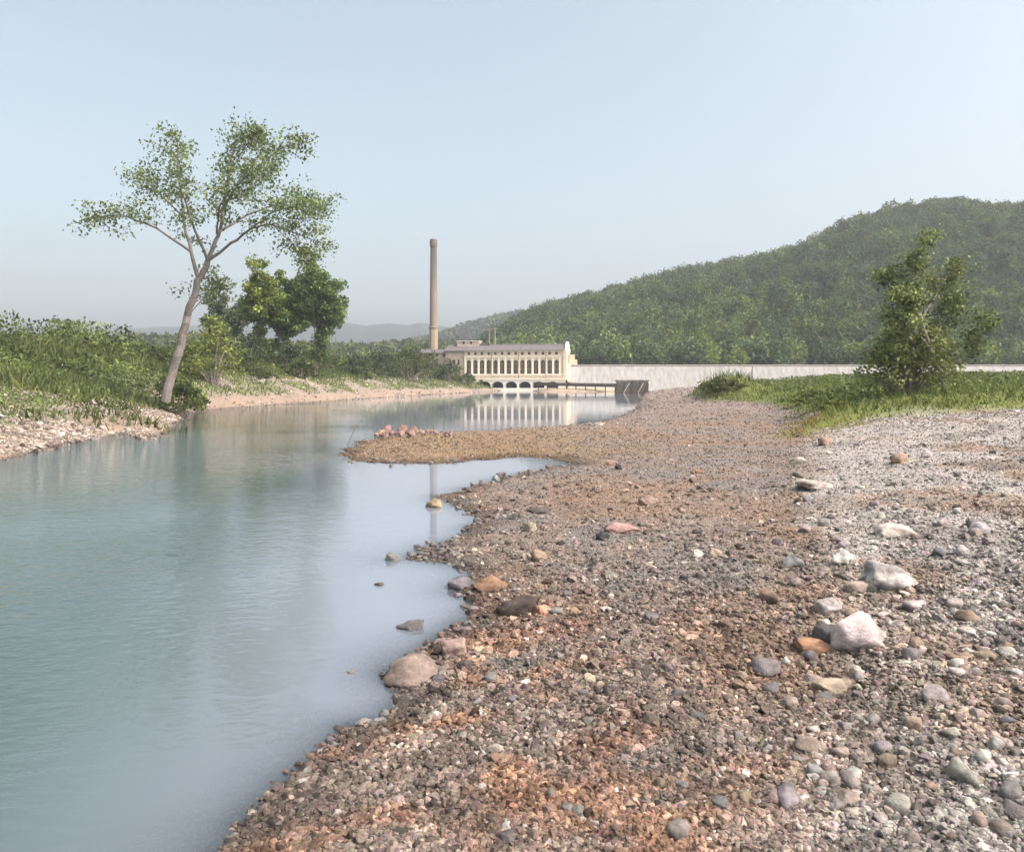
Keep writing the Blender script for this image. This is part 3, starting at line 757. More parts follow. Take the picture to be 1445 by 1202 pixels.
# rooftop house
mb = MB(); x0, x1 = lx(640), lx(672); z0, z1 = RIDGE-1.2, lz(479.5)
mb.box(x0, x1, 5.2, 10.5, z0, z1); ph = mb.build('rooftop_house', M_PINKWALL, pr)
mb = MB(); mb.box(x0-.3, x1+.3, 4.9, 10.8, z1+.002, z1+.28); mb.build('roof', M_TRIM, ph)
for a in (lx(650), lx(661)):
    m = MB(); m.box(a-.35, a+.35, 5.12, 5.19, z0+1.5, z0+2.6); m.build('window', M_GLASS, ph)
mb = MB(); mb.box(lx(672)+.05, lx(688), 5.8, 10, RIDGE-.6, lz(483)); mb.build('roof_monitor', M_ROOF, pr)
# drainpipes
for a in (XL, (cx[3]+cx[4])/2, (cx[7]+cx[8])/2, (cx[11]+cx[12])/2):
    m = MB(); m.tube([(a,-.34,EAVE-.45),(a,-.34,BASE+.1)], [.1,.1], 8); m.build('drainpipe', M_FRAME, pr)
# tailrace deck on flat arches, standing out in front
DK0, DK1 = -4.2, -.1
AC = [lx(p) for p in (669,687.5,705.5,724.5,743.5,762.5,781.5)]; AH = (AC[2]-AC[1])/2
def flat_arch(c_, w_, z0, zs, z1, n=12):
    return [(c_-w_/2,z0),(c_+w_/2,z0)]+[(c_+w_/2*math.cos(math.pi*i/n), zs+(z1-zs)*math.sin(math.pi*i/n)) for i in range(n+1)]
hs = [flat_arch(c_, 4.5, .95, 1.9, lz(538.3)) for c_ in AC]
mb = MB(); mb.add(*front_wall(AC[0]-AH, AC[-1]+AH+2.5, -.6, lz(536), hs, DK0, 3.6)); mb.box(AC[0]-AH, 3.0, DK0-.25, DK1, lz(536)+.003, lz(534))
mb.build('tailrace_arches', M_TRIM, pr)
mb = MB(); mb.box(AC[0]-AH, AC[-1]+AH+2.4, DK0+3.65, DK0+3.8, -.6, lz(536)-.05); mb.build('tailrace_shade', M_SHADE, pr)  # dark back panel: shade inside the arches put into its colour
mb = MB(); mb.box(XL, 0, -.12, .30, lz(534)+.002, BASE+.002)
mb.build('base_wall', M_PLASTER, pr)
mb = MB()
n = 26
for i in range(n+1):
    a = AC[0]-AH+(2.9-AC[0]+AH)*i/n; mb.box(a-.04,a+.04,DK0-.1,DK0-.02,lz(534),lz(534)+1.05)
mb.box(AC[0]-AH, 2.9, DK0-.09, DK0-.03, lz(534)+1.052, lz(534)+1.12); mb.build('railing', M_STEEL, pr)

# ------------------------------------------------------------------ dam, its end block
M_DAM = noisy('dam concrete', (.25,.242,.226), (.42,.41,.385), .9, detail=7, stretch=(1,1,.05), bump=.2, bscale=2)
DY = 292.0; dsx = DY/F
dm = empty('dam', ((803-CX)*dsx, DY, 0)); tag(dm, 'long pale concrete dam crossing the valley right of the powerhouse', 'dam')
dl = (1640-803)*dsx; cz = EYE+(HY-514.5)*dsx
mb = MB(); mb.prism_x([(-3.2,-2),(6,-2),(6,cz-.5),(1.0,cz-.5),(.55,cz-.62),(.1,cz-1.0)], .6, dl); mb.build('face', M_DAM, dm)
mb = MB(); mb.prism_x([(.25,cz-.5),(2.0,cz-.5),(2.0,cz),(.25,cz)], .6, dl); mb.build('crest', noisy('crest', (.30,.27,.26), (.42,.39,.36), 1.0), dm)
M_JOINT = noisy('joint', (.26,.25,.235), (.33,.31,.29), 1)
for i in range(1, 17):
    a = dl*i/17; k = .06; mb = MB()
    mb.prism_x([(-3.21,-2),(-3.0,-2),(.3,cz-1.0),(.085,cz-1.0)], a-k, a+k); mb.build('joint', M_JOINT, dm)
mb = MB(); mb.prism_x([(-6.5,-1),(4,-1),(4,cz+.4),(.2,cz+.4),(-1.0,cz-1.5)], -.9, .55); mb.build('buttress', M_PLASTER, dm)
ab = empty('gatehouse', ((803.5-CX)*dsx, DY+4.5, cz-.6)); tag(ab, 'small cream block standing between powerhouse gable and dam crest', 'gatehouse')
mb = MB(); mb.box(.2, 2.4, 0, 4, -.5, EYE+(HY-501)*dsx-cz+.6); mb.box(2.41, 3.4, .3, 4, -.5, 2.6); mb.build('wall', M_PLASTER, ab)
mb = MB(); mb.box(.0, 2.6, -.2, 4.2, EYE+(HY-501)*dsx-cz+.605, EYE+(HY-501)*dsx-cz+.85); mb.build('roof', M_TRIM, ab)

# ------------------------------------------------------------------ chimney and its smoke
KD = 318.0; ks = KD/F
kx = (611.8-CX)*ks
ch = empty('chimney', (kx, KD, 6.0)); tag(ch, 'tall tapering tan smokestack rising left of the powerhouse', 'chimney')
def kz(py): return EYE+(HY-py)*ks-6.0
def chim_mat():
    m, n, l, b = mat('chimney brick', (.40,.31,.22), .9, .2)
    tc = n.new('ShaderNodeTexCoord'); sp = n.new('ShaderNodeSeparateXYZ'); l.new(tc.outputs['Object'], sp.inputs[0])
    t = n.new('ShaderNodeTexNoise'); t.inputs['Scale'].default_value = .5; t.inputs['Detail'].default_value = 8
    mp = n.new('ShaderNodeMapping'); mp.inputs['Scale'].default_value = (1,1,.25); l.new(tc.outputs['Object'], mp.inputs[0]); l.new(mp.outputs[0], t.inputs['Vector'])
    ad = n.new('ShaderNodeMath'); ad.operation = 'MULTIPLY_ADD'; ad.inputs[1].default_value = 14; l.new(t.outputs['Fac'], ad.inputs[0]); l.new(sp.outputs['Z'], ad.inputs[2])
    mr = n.new('ShaderNodeMapRange'); mr.inputs[1].default_value = kz(455); mr.inputs[2].default_value = kz(365)+7
    l.new(ad.outputs[0], mr.inputs[0])
    r = n.new('ShaderNodeValToRGB'); e = r.color_ramp.elements     # soot stains grow towards the mouth
    e[0].position = .05; e[0].color = (.25,.205,.155,1); e[1].position = 1; e[1].color = (.085,.078,.07,1)
    l.new(mr.outputs[0], r.inputs[0]); l.new(r.outputs[0], b.inputs['Base Color'])
    wv = n.new('ShaderNodeTexWave'); wv.bands_direction = 'Z'; wv.inputs['Scale'].default_value = 1.2; l.new(tc.outputs['Object'], wv.inputs['Vector'])
    bp = n.new('ShaderNodeBump'); bp.inputs['Strength'].default_value = .3; bp.inputs['Distance'].default_value = .05
    l.new(wv.outputs['Fac'], bp.inputs['Height']); l.new(bp.outputs[0], b.inputs['Normal'])
    return m
M_CHIM = chim_mat()
r0, r1 = 5.6*ks, 4.5*ks
mb = MB(); mb.lathe([(r0, kz(463)), (r1, kz(349))], 28); mb.build('shaft', M_CHIM, ch, True)
mb = MB(); mb.lathe([(6.6*ks, -4), (6.3*ks, kz(464))], 8, rot=math.pi/8); mb.build('octagonal_base', noisy('base brick', (.31,.24,.165), (.39,.305,.22), .6, bump=.2), ch)
mb = MB(); mb.lathe([(6.2*ks, kz(464)+.005), (6.8*ks, kz(463.4)), (6.8*ks, kz(461.6)), (5.7*ks, kz(460.8))], 28); mb.build('ring', M_CHIM, ch, True)
mb = MB(); mb.lathe([(4.7*ks, kz(349.5)), (5.3*ks, kz(346.5)), (5.4*ks, kz(341)), (5.0*ks, kz(338)), (4.2*ks, kz(338)), (4.0*ks, kz(342))], 28); mb.build('cap', noisy('soot', (.12,.10,.085), (.19,.16,.13), .8), ch)
# thin smoke drifting left from the mouth
m = bpy.data.materials.new('smoke'); m.use_nodes = True; n = m.node_tree.nodes; n.remove(n['Principled BSDF'])
pv = n.new('ShaderNodeVolumePrincipled'); pv.inputs['Color'].default_value = (.75,.72,.70,1); pv.inputs['Density'].default_value = .07
m.node_tree.links.new(pv.outputs[0], n['Material Output'].inputs['Volume'])
bm = bmesh.new()
for i, (sx, sy_, sr) in enumerate([(-1.0,.6,1.2),(-3.4,1.4,1.5),(-6.2,1.9,1.5),(-9.0,2.1,1.2)]):
    r_ = bmesh.ops.create_icosphere(bm, subdivisions=3, radius=1)
    for v in r_['verts']:
        q = v.co.copy(); k_ = 1+.3*mnoise.noise(q*1.7+Vector((i*3,0,0)))
        v.co = Vector((sx+q.x*sr*1.7*k_, q.y*sr*.9*k_, kz(337)+sy_+q.z*sr*.62*k_))
me = bpy.data.meshes.new('smoke'); bm.to_mesh(me); bm.free(); me.materials.append(m)
sm = bpy.data.objects.new('smoke', me); COL.objects.link(sm); sm.location = (kx, KD, 6.0)
tag(sm, 'thin pale smoke drifting left from the chimney mouth', 'smoke', kind='stuff')

# ------------------------------------------------------------------ steel frame, poles
fx = empty('steel_framework', ((653-CX)*305/F, 309, EYE+(HY-490)*305/F)); tag(fx, 'dark open steel framework standing above the rooftop house', 'framework')
fs = 305/F; fw = 12*fs; ztop = (490-465)*fs; zmid = (490-471)*fs
for a in (-1,-.33,.33,1):
    for b_ in (-1.6, 1.6):
        m = MB(); m.beam((a*fw,b_,-1),(a*fw,b_,ztop),.42); m.build('post', M_STEEL, fx)
for z_ in (ztop, zmid, ztop*.55):
    m = MB()
    for b_ in (-1.6,1.6): m.beam((-fw-.4,b_+.0,z_-.15),(fw+.4,b_,z_-.15),.32,.42)
    for a in (-1,-.33,.33,1): m.beam((a*fw,-1.6,z_-.45),(a*fw,1.6,z_-.45),.18)
    m.build('beam', M_STEEL, fx)
m = MB()
for a in (-.66, 0, .66):
    m.beam((a*fw-2, -1.75, zmid), (a*fw+1.8, -1.75, ztop), .12)
m.build('brace', M_STEEL, fx)

def pole(px, D, base, top, label, arms=1, r=.16, mt=M_POLE, group='poles', name='utility_pole'):
    s = D/F; x_ = (px-CX)*s
    zb = EYE+(HY-base)*s; t = empty(name, (x_, D, zb)); tag(t, label, 'pole', group)
    h_ = (base-top)*s; m = MB(); m.tube([(0,0,-1.5),(0,0,h_*.5),(.04,0,h_)], [r, r*.85, r*.65], 8); m.build('shaft', mt, t)
    for i in range(arms):
        z_ = h_*(.92-.14*i); m = MB(); m.beam((-1.2,-.2,z_),(1.2,-.2,z_),.14,.14); m.build('crossarm', mt, t)
    return t
pole(690.5, 306, 489, 464, 'left pole of the pair behind the powerhouse roof', 1, .22, M_STICK, 'poles behind the powerhouse')
pole(698.5, 306, 489, 462, 'right pole of the pair behind the powerhouse roof, nearer the gable', 1, .22, M_STICK, 'poles behind the powerhouse')
pole(468, 185, 494, 467, 'taller thin pole with crossarm right of the forked stems', 1, .1, M_POLE, 'thin poles on the left bank')
pole(473.5, 190, 494, 475, 'shorter bare pole beside the crossarm pole on the bank', 0, .09, M_POLE, 'thin poles on the left bank')
t = at(1061, 527, 124); m = MB(); m.tube([(0,0,-1.6),(.05,0,.3),(.12,0,1.1)], [.1,.09,.07], 7)
o = m.build('post', M_POLE); o.location = t; tag(o, 'thin dark leaning post on the weedy mound before the dam', 'post')

# ------------------------------------------------------------------ dark timber work by the pool
TDY = 236.0; ts = TDY/F
tc_ = empty('timber_crib', ((890-CX)*ts, TDY, .4)); tag(tc_, 'dark timber crib wall at the head of the gravel bar, before the dam', 'crib')
x0, x1 = (868-890)*ts, (915-890)*ts; ht = (550-534)*ts+.2
for i in range(6):
    m = MB(); z_ = ht*i/6; k_ = random.uniform(-.15,.15); m.box(x0+k_+i*.12, x1-k_, -.02-.06*i, 2.4, z_-.5, z_+ht/6*.9-.5); m.build('plank', M_DARKWOOD, tc_)
for i in range(5):
    a = x0+.6+(x1-x0-.9)*i/4; m = MB(); m.box(a-.14,a+.14,-.55,-.36,-.8,ht*random.uniform(.85,1.02)-.3); m.build('post', M_DARKWOOD, tc_)
m = MB(); m.box(x0+.3, x1+.2, -.4, 2.6, ht-.48, ht-.12); m.build('cap_beam', M_DARKWOOD, tc_)
for a, lb in ((879, 'pale leaning pole propped against the left of the dark timber crib'), (899, 'pale leaning pole propped against the right of the dark timber crib')):
    m = MB(); m.tube([(0,0,0),(1.0,.45,1.6),(1.9,.9,3.0)], [.12,.11,.09], 7); o = m.build('leaning_pole', M_STICK)
    o.location = ((a-CX)*ts, TDY-1.7, max(H((a-CX)*ts, TDY-1.7),0)+.1); tag(o, lb, 'pole', 'poles propped on the timber crib')
bd = 262.0; s_ = bd/F
lb_ = empty('timber_walkway', ((810-CX)*s_, bd, 0)); tag(lb_, 'dark low timber walkway running from the arches to the timber crib', 'walkway')
xa, xb = (755-810)*s_, (872-810)*s_
m = MB(); m.beam((xa,12,EYE+(HY-541)*s_+.2),(xb,-6,EYE+(HY-543)*s_+.25),1.6,.35); m.build('deck', M_DARKWOOD, lb_)
m = MB(); m.beam((xa,11.2,EYE+(HY-541)*s_-.4),(xb,-6.8,EYE+(HY-543)*s_-.35),.3,.75); m.build('side_beam', M_DARKWOOD, lb_)
for i in range(9):
    u = (i+.5)/9; m = MB(); xx, yy = xa+(xb-xa)*u, 11.4-18*u; m.tube([(xx,yy,-1),(xx,yy,2.3)], [.2,.18], 7); m.build('pile', M_DARKWOOD, lb_)

# ------------------------------------------------------------------ stones
ICO1 = None
def rock_mesh(name, seed, sub=4, rough=.35, angular=.0):
    bm = bmesh.new(); bmesh.ops.create_icosphere(bm, subdivisions=sub, radius=.5)
    o = Vector((seed*7.13, seed*3.7, seed*1.9))
    pl = []
    rs = random.Random(seed)
    for _ in range(int(9+angular*6)):
        d = Vector((rs.gauss(0,1), rs.gauss(0,1), rs.gauss(0,.9))).normalized(); pl.append((d, rs.uniform(.27,.44)))
    for v in bm.verts:
        q = v.co.copy()
        q *= 1+rough*.8*mnoise.noise(q*1.6+o)
        for d, c_ in pl:
            e = q.dot(d)-c_
            if e > 0: q -= d*e*(.72+.25*angular)
        k_ = 1+rough*(mnoise.noise(q*4+o)*.30+mnoise.noise(q*9+o)*.16+mnoise.noise(q*19+o)*.09)
        v.co = q*k_*1.12
    me = bpy.data.meshes.new(name); bm.to_mesh(me); bm.free()
    me.polygons.foreach_set('use_smooth', np.full(len(me.polygons), True)); me.materials.append(M_STONE)
    return me

TAN, GREY, DARK, PINK, PALE, OCHRE, RUST, BROWN = (.30,.22,.155), (.20,.19,.18), (.075,.068,.062), (.36,.23,.18), (.45,.41,.37), (.34,.21,.09), (.34,.18,.09), (.17,.12,.09)
rock_n = [100]
def stone(name, px, py, wpx, hpx, c, label, cat, group=None, angular=.3, dep=.8, rz=None, me=None, sink=.40, sub=4):
    """PX, PY: the middle of its foot in the photo; WPX, HPX its visible size"""
    p = ground_px(px, py); water = p.z < 0
    if water: q = pw(px, py, 0); p = Vector((q[0], q[1], 0))
    s = p.y/F; rock_n[0] += 1
    me = me or rock_mesh(name, rock_n[0], sub, .48, min(angular+.15, 1))
    o = bpy.data.objects.new(name, me); COL.objects.link(o)
    W_, H_ = wpx*s*1.02, hpx*s*1.0
    o.scale = (W_, W_*dep, max(H_, .02)*1.25)
    o.location = (p.x, p.y+W_*dep*.30, p.z + H_*1.25*(.5-sink))
    o.rotation_euler = (random.uniform(-.12,.12), random.uniform(-.12,.12), rz if rz is not None else random.uniform(-.3,.3))
    tone = .74 if max(c) > .2 else 1.0
    o.color = (*[q*tone*random.uniform(.90,1.02) for q in c], 1)
    tag(o, label, cat, group); return o
GW = 'rocks standing in the water'; GE = 'rocks along the near shoreline'; GM = 'boulders on the gravel bar'; GP = 'pale boulders at the right of the bar'
stone('rock', 613, 716, 26, 17, (.37,.265,.165), 'tan rock alone in the water at the foot of the chimney reflection', 'rock', GW, .8)
stone('rock', 553, 791, 20, 11, (.12,.115,.11), 'small dark rock standing just off the pointed grey shore tip', 'rock', GW, .5)
stone('rock', 578, 888, 42, 13, (.11,.105,.10), 'flat dark oval rock lying alone in the nearer water', 'rock', GW, .1)
stone('rock', 535, 826, 14, 4, (.14,.12,.10), 'tiny flat dark rock barely breaking the water left of the small dark rock', 'rock', GW, .1)
stone('rock', 495, 949, 11, 4, (.13,.12,.11), 'tiny flat rock awash in the nearest water off the big tan shore rock', 'rock', GW, .1)
stone('rock', 668, 684, 10, 5, (.15,.14,.13), 'small dark rock in the inlet left of the upright grey one', 'rock', GW, .3)
stone('rock', 699, 679, 12, 12, (.2,.19,.185), 'upright grey rock at the lip of the inlet', 'rock', GW, .5)
stone('rock', 668, 862, 22, 7, (.2,.17,.16), 'low grey rock at the notch in the shoreline', 'rock', GW, .3)
stone('rock', 652, 893, 26, 8, (.19,.16,.15), 'flat grey rock in the water beside the pinkish shore rock', 'rock', GW, .3)
stone('rock', 512, 1022, 22, 10, (.2,.18,.17), 'grey wet rock at the edge of the nearest shore', 'rock', GW, .4)
stone('boulder', 648, 831, 38, 20, GREY, 'rounded grey boulder on the waterline beside the rusty one', 'boulder', GE, .2)
stone('boulder', 690, 834, 44, 24, (.34,.21,.13), 'rusty brown boulder on the shore right of the rounded grey one', 'boulder', GE, .2)
stone('boulder', 580, 962, 80, 36, (.26,.205,.16), 'big tan boulder jutting into the nearest water', 'boulder', GE, .5, .8)
stone('boulder', 640, 925, 50, 32, (.40,.28,.23), 'pinkish boulder on the shore behind the big tan one', 'boulder', GE, .5)
stone('rock', 655, 945, 22, 13, (.09,.075,.07), 'small dark rock among orange gravel near the pinkish boulder', 'rock', GE, .4)
stone('rock', 617, 962, 18, 10, (.11,.095,.10), 'purplish dark rock just right of the big tan boulder', 'rock', GE, .4)
stone('boulder', 736, 864, 56, 26, (.06,.045,.038), 'humped brown boulder, blackened with its shadow, behind the round pink stone', 'boulder', GM, .1)  # brown rock, with its own shadow painted into the near-black colour
stone('rock', 765, 867, 22, 19, (.50,.27,.19), 'round salmon pink stone touching the blackish boulder', 'rock', GM, .0)
stone('rock', 748, 749, 18, 16, (.50,.43,.30), 'round cream stone on the gravel near the inlet', 'rock', GM, .0)
stone('rock', 760, 724, 36, 9, (.10,.085,.075), 'thin dark slab above the round cream stone', 'rock', GM, .4)
stone('rock', 850, 762, 22, 14, (.04,.04,.038), 'black rock against the left end of the long pink slab', 'rock', GM, .3)
stone('boulder', 880, 752, 46, 14, (.42,.26,.21), 'long flat pink slab in the middle of the bar', 'boulder', GM, .2)
stone('rock', 915, 712, 26, 13, (.36,.27,.2), 'flat tan rock on the bar behind the long pink slab', 'rock', GM, .3)
stone('rock', 1012, 785, 24, 14, (.44,.35,.28), 'pale tan rock alone in grey gravel right of the pink slab', 'rock', GM, .2)
stone('rock', 860, 656, 16, 10, (.42,.30,.22), 'tan rock at the inner corner of the inlet', 'rock', GM, .5)
stone('rock', 845, 601, 16, 6, PALE, 'pale rock at the far edge of the spit, right of its twin', 'rock', GM, .4)
stone('rock', 833, 600, 10, 6, PALE, 'smaller pale rock left of its twin at the far edge of the spit', 'rock', GM, .4)
stone('rock', 1128, 654, 26, 12, (.46,.43,.36), 'pale blocky rock below the yellow grass of the right bank', 'rock', GP, .6)
stone('boulder', 1160, 689, 56, 14, (.58,.50,.42), 'long low pale slab at the edge of the dry cobbles', 'boulder', GP, .3)
stone('boulder', 1222, 914, 96, 54, (.62,.56,.50), 'largest white boulder at the lower right of the bar', 'boulder', GP, .35, .8)
stone('boulder', 1170, 908, 46, 36, (.13,.125,.12), 'dark grey boulder, coloured as the shade at the left of the largest white boulder', 'boulder', GP, .3)  # separate stone; its dark colour paints the white boulder's shaded side
stone('boulder', 1172, 864, 42, 24, (.50,.44,.41), 'rounded pale boulder behind the dark grey one', 'boulder', GP, .2)
stone('boulder', 1264, 828, 84, 38, (.56,.51,.46), 'wide pale slab at the right edge of the bar', 'boulder', GP, .4)
stone('boulder', 1234, 834, 50, 24, (.09,.085,.08), 'blackish boulder leaning on the wide pale slab', 'boulder', GP, .3)
stone('rock', 1195, 794, 30, 19, (.52,.49,.45), 'round white stone above the blackish boulder', 'rock', GP, .1)
stone('boulder', 1158, 924, 56, 26, (.40,.25,.14), 'orange crumbling boulder below the dark grey one', 'boulder', GP, .6)
stone('rock', 1212, 958, 22, 22, (.46,.41,.37), 'round pale stone standing below the largest white boulder', 'rock', GP, .1)
stone('boulder', 1178, 978, 56, 24, (.44,.34,.28), 'low tan boulder in the bottom right cobbles', 'boulder', GP, .3)
stone('rock', 1120, 800, 30, 18, (.26,.25,.25), 'grey angular block at the edge of the dry cobbles', 'rock', GP, .9)
stone('rock', 1270, 760, 60, 22, (.56,.50,.45), 'long pale rock on the right edge above the wide slab', 'rock', GP, .4)
stone('boulder', 365, 492, 9, 8, (.60,.56,.48), 'pale boulder in the dark scrub of the left bank', 'boulder', None, .4)

# the heap of broken stone on the spit
GH = 'rocks heaped on the gravel spit'
heap = [rock_mesh('rock', 300+i, 3, .35, .9) for i in range(5)]
for i in range(52):
    u = random.random(); px = 530+u*108; py = 615-6*math.sin(u*math.pi)*random.random()+random.uniform(-3,2)
    if u > .72 and random.random() < .3: continue
    sz = random.choice([7,8,9,11,13]) if u < .6 else random.choice([5,6,7])
    pink = random.random() < .6
    c = random.choice([(.29,.165,.14),(.25,.135,.12),(.33,.20,.165)]) if pink else random.choice([(.36,.28,.19),(.30,.22,.15),(.22,.17,.14)])
    stone('rock', px, py, sz, sz*.78, c, 'angular pink rock in the heap on the gravel spit' if pink else 'angular tan rock in the heap on the gravel spit', 'rock', GH, me=heap[i % 5], sink=.22)
stone('rock', 569, 612, 17, 12, (.33,.19,.165), 'blocky pink rock crowning the heap on the gravel spit', 'rock', GH, .9, sink=.2)

# countable cobbles over the bar
cob = [rock_mesh('cobble', 400+i, 3, .35, .15+.1*i) for i in range(9)]
def cobbles(n, pxr, pyr, test, cols, label, group, smin, smax):
    k_ = 0; tries = 0
    while k_ < n and tries < n*40:
        tries += 1
        px = random.uniform(*pxr); py = pyr[0]+(pyr[1]-pyr[0])*random.random()**.8
        if not test(px, py): continue
        sc = ((py-500)/400)
        wv = random.uniform(smin, smax)*(.45+.55*sc)*random.choice([.7,.8,1,1,1.3])
        o = stone('cobble', px, py, wv, wv*random.uniform(.42,.7), random.choice(cols), label, 'cobble', group, me=random.choice(cob), dep=random.uniform(.65,1.1), rz=random.uniform(0,3.1), sink=.32)
        k_ += 1
palet = lambda px, py: px > 1085+ (py < 800)*25+random.gauss(0,35)
cobbles(130, (1070,1440), (620,1190), palet, [(.44,.40,.36),(.38,.33,.29),(.38,.30,.245),(.31,.285,.27),(.50,.46,.42),(.35,.26,.19),(.24,.22,.21)],
        'pale rounded cobble among the dry cobbles on the right side of the bar', 'dry pale cobbles', 14, 30)
cobbles(70, (640,1130), (640,1190), lambda px, py: px > 700 or py > 900, [(.31,.23,.165),(.26,.19,.14),(.23,.205,.19),(.33,.20,.13),(.18,.165,.155),(.40,.33,.26)],
        'brownish cobble lying in the finer gravel of the bar', 'brown cobbles on the bar', 9, 22)
SHORE = [(572,787),(580,783),(586,787),(592,780),(598,786),(604,777),(608,786),(615,775),(618,787),(622,781),(628,775),(630,786),(634,780),(640,775),(642,783),(610,769),(620,768),(596,774),(600,776),(590,782),(612,780),(625,770),(640,768),(650,757),(662,748),(678,735),(668,742),(655,716),(640,708),(648,700),(660,692),(676,686),(690,681),(712,673),(728,670),(745,665),(760,663),(775,661),(790,660),
         (640,800),(655,838),(662,855),(672,872),(660,884),(640,897),(620,905),(600,915),(590,925),(560,962),(580,985),(570,1000),(548,1014),(530,1022),(470,1050),(440,1085),(500,650),(488,642),(520,653),(560,655),(600,654),(640,652),(497,634),(512,626),(660,725),(672,728),(646,762)]
for px, py in SHORE:
    for _ in range(2):
        a = px+random.uniform(-9,9); b_ = py+random.uniform(-4,4); wv = random.uniform(7,15)*(.5+.5*(py-560)/350)
        stone('cobble', a, b_, wv, wv*random.uniform(.4,.62), random.choice([(.17,.16,.155),(.21,.19,.18),(.14,.13,.125),(.24,.19,.15)]),
              'wet grey cobble along the waterline of the gravel bar', 'cobble', 'wet cobbles on the waterline', me=random.choice(cob), sink=.3)

# loose gravel: countless small stones
ph_ = (1+5**.5)/2
ICO_V = np.array([(-1,ph_,0),(1,ph_,0),(-1,-ph_,0),(1,-ph_,0),(0,-1,ph_),(0,1,ph_),(0,-1,-ph_),(0,1,-ph_),(ph_,0,-1),(ph_,0,1),(-ph_,0,-1),(-ph_,0,1)])/math.sqrt(1+ph_**2)
ICO_F = np.array([(0,11,5),(0,5,1),(0,1,7),(0,7,10),(0,10,11),(1,5,9),(5,11,4),(11,10,2),(10,7,6),(7,1,8),(3,9,4),(3,4,2),(3,2,6),(3,6,8),(3,8,9),(4,9,5),(2,4,11),(6,2,10),(8,6,7),(9,8,1)])
def ico_split(v, f):
    v = [tuple(q) for q in v]; mid = {}; out = []
    def m(a, b):
        k = (min(a,b), max(a,b))
        if k not in mid:
            p = np.array(v[a])+np.array(v[b]); v.append(tuple(p/np.linalg.norm(p))); mid[k] = len(v)-1
        return mid[k]
    for a, b, c in f:
        x, y, z = m(a,b), m(b,c), m(c,a); out += [(a,x,z),(b,y,x),(c,z,y),(x,y,z)]
    return np.array(v), np.array(out)
ICO2_V, ICO2_F = ico_split(ICO_V, ICO_F)
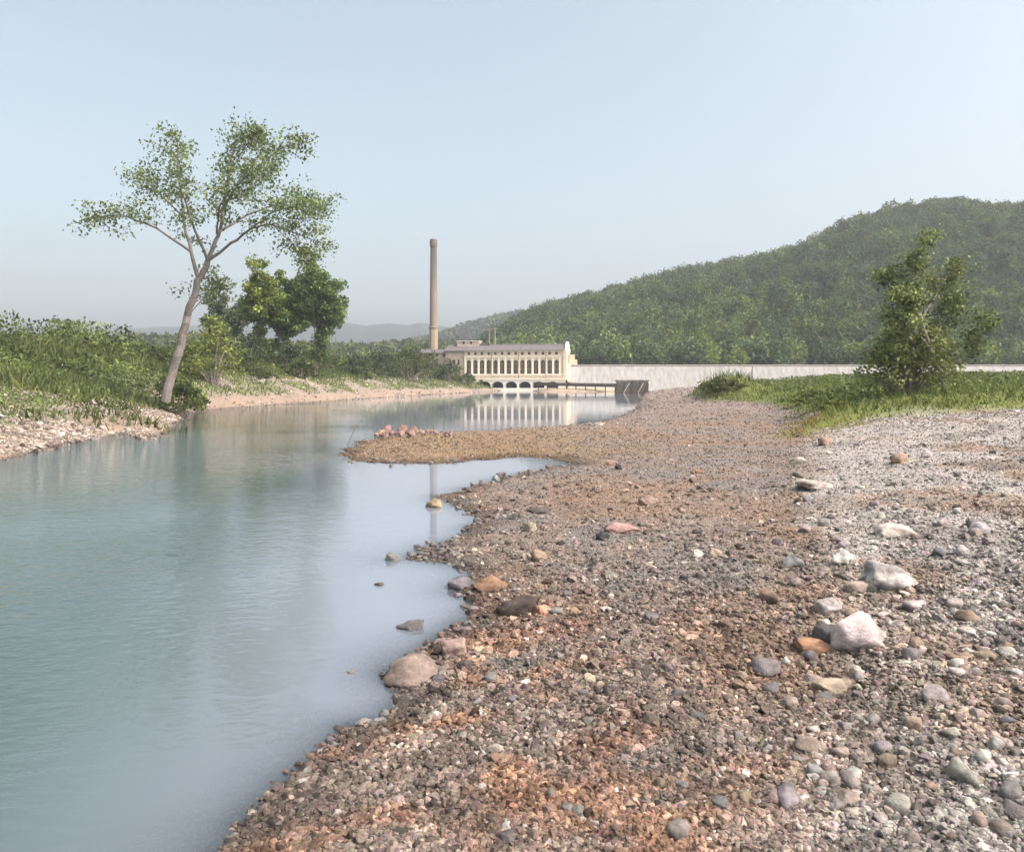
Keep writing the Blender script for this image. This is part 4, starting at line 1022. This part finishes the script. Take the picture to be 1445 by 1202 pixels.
def gravel(name, n, pxr, pyr, med, sig, minpx, label, bank=False):
    px = RNG.uniform(*pxr, n); py = pyr[0]+(pyr[1]-pyr[0])*RNG.uniform(0,1,n)
    D = F*(EYE-.4)/(py-HY)
    for _ in range(14):
        z = height((px-CX)*D/F, D); D = .5*D+.5*F*np.maximum(EYE-z,.4)/(py-HY)
    x = (px-CX)*D/F; z = height(x, D)
    x = x + RNG.normal(0,.05,n)
    ok = (z > -.35) & (D < 300) & (D > 1.8)
    bankk = sdist(BANK, x, D) > -3; gq = sdist(GRASS_R, x, D)
    ok &= ~((gq > .5) & (RNG.uniform(0,1,n) > .06)) & (sdist(SAND, x, D) < -1)
    ok &= ~(bankk & (sdist(BANK, x, D) > 20))
    if bank: ok &= bankk & (x < 5) & (RNG.uniform(0,1,n) < .6)
    x, D, z, px, bankk = x[ok], D[ok], z[ok], px[ok], bankk[ok]; n = len(x)
    s = np.maximum(med*RNG.lognormal(0, sig, n), minpx*(1+.45*sstep(14,32,D))*D/F)*RNG.uniform(.7,1.4,n)
    s = np.minimum(s, 12.5*D/F*RNG.uniform(.6,1.3,n))
    c = gravel_color(x, D)
    c = np.where(bankk[:,None], np.array((.30,.25,.205)), c)
    c = c*RNG.lognormal(-.02,.34,(n,1))*(1+RNG.normal(0,.045,(n,3)))
    odd = RNG.uniform(0,1,n)
    c = np.where((odd > .982)[:,None], np.array((.48,.43,.38))*RNG.uniform(.75,1.1,(n,1)), c)
    c = np.where((odd < .14)[:,None], c*.38, c)
    c = np.where((z < .05)[:,None], c*.6, c); c = np.clip(c, .02, .75)
    sc = np.stack([s*RNG.uniform(.45,.75,n), s*RNG.uniform(.4,.65,n), s*RNG.uniform(.30,.58,n)], 1)
    big = s*F/D > 4.2
    for fine, m_ in ((False, big), (True, ~big)):
        bv, bf = (ICO_V, ICO_F) if fine else (ICO2_V, ICO2_F)
        q = int(m_.sum()); nv = len(bv)
        vr = np.repeat(bv[None], q, 0).astype(np.float32)
        if fine: vr = vr*RNG.uniform(.72,1.18,(q,nv,1))
        else:
            for _ in range(8):
                d = RNG.normal(size=(q,1,3)); d /= np.linalg.norm(d, axis=2, keepdims=True)
                e_ = np.maximum((vr*d).sum(2, keepdims=True)-RNG.uniform(.38,.75,(q,1,1)), 0); vr = vr-d*e_*.97
            vr = vr*RNG.uniform(.84,1.16,(q,nv,1))*1.25
        S_ = sc[m_]; vr = vr*S_[:,None,:]
        a = RNG.uniform(0,2*math.pi,q); ca, sa = np.cos(a)[:,None], np.sin(a)[:,None]
        tl = RNG.normal(0,.18,(q,1))
        vx = vr[...,0]*ca-vr[...,1]*sa; vy = vr[...,0]*sa+vr[...,1]*ca; vz = vr[...,2]+vx*tl
        V = np.stack([vx+x[m_][:,None], vy+D[m_][:,None], vz+(z[m_]+S_[:,2]*(.10+.22*sstep(14,32,D[m_])))[:,None]], -1).reshape(-1,3)
        Fc = (bf[None]+(np.arange(q)*nv)[:,None,None]).reshape(-1,3)
        o = np_mesh(name, V, Fc, M_PEBBLE, np.repeat(c[m_], nv, axis=0))
        tag(o, ('fine brown and grey gravel packed over the bar, the spit and the shores' if fine else label), 'gravel', kind='stuff')
gravel('gravel', 300000, (-60,1500), (545,1260), .026, .62, 1.35, 'loose brown and grey gravel covering the bar, the spit and the shores')

gravel('gravel', 30000, (-60,700), (541,640), .10, .5, 1.7, 'scattered pale stones along the stony shore below the left bank', bank=True)

# a bent twig in the water off the spit
a = pw(487, 628); s_ = a[1]/F
m = MB(); m.tube([(0,0,-.3),(.6,0,1.0),(1.2,.1,1.9),(2.2,.2,2.7)], [.03,.028,.022,.012], 6)
o = m.build('twig', M_POLE); o.location = (a[0], a[1], 0); tag(o, 'thin bent twig standing in the water off the tip of the spit', 'twig')

# ------------------------------------------------------------------ haze
mb = MB(); mb.box(-5000, 5000, -120, 3010, -3.2, 320)
m = bpy.data.materials.new('haze'); m.use_nodes = True; n = m.node_tree.nodes; n.remove(n['Principled BSDF'])
pv = n.new('ShaderNodeVolumePrincipled'); pv.inputs['Color'].default_value = (.84,.90,.955,1); pv.inputs['Density'].default_value = HAZE_DENSITY; pv.inputs['Anisotropy'].default_value = .2
m.node_tree.links.new(pv.outputs[0], n['Material Output'].inputs['Volume'])
hz = mb.build('haze', m); hz['kind'] = 'stuff'
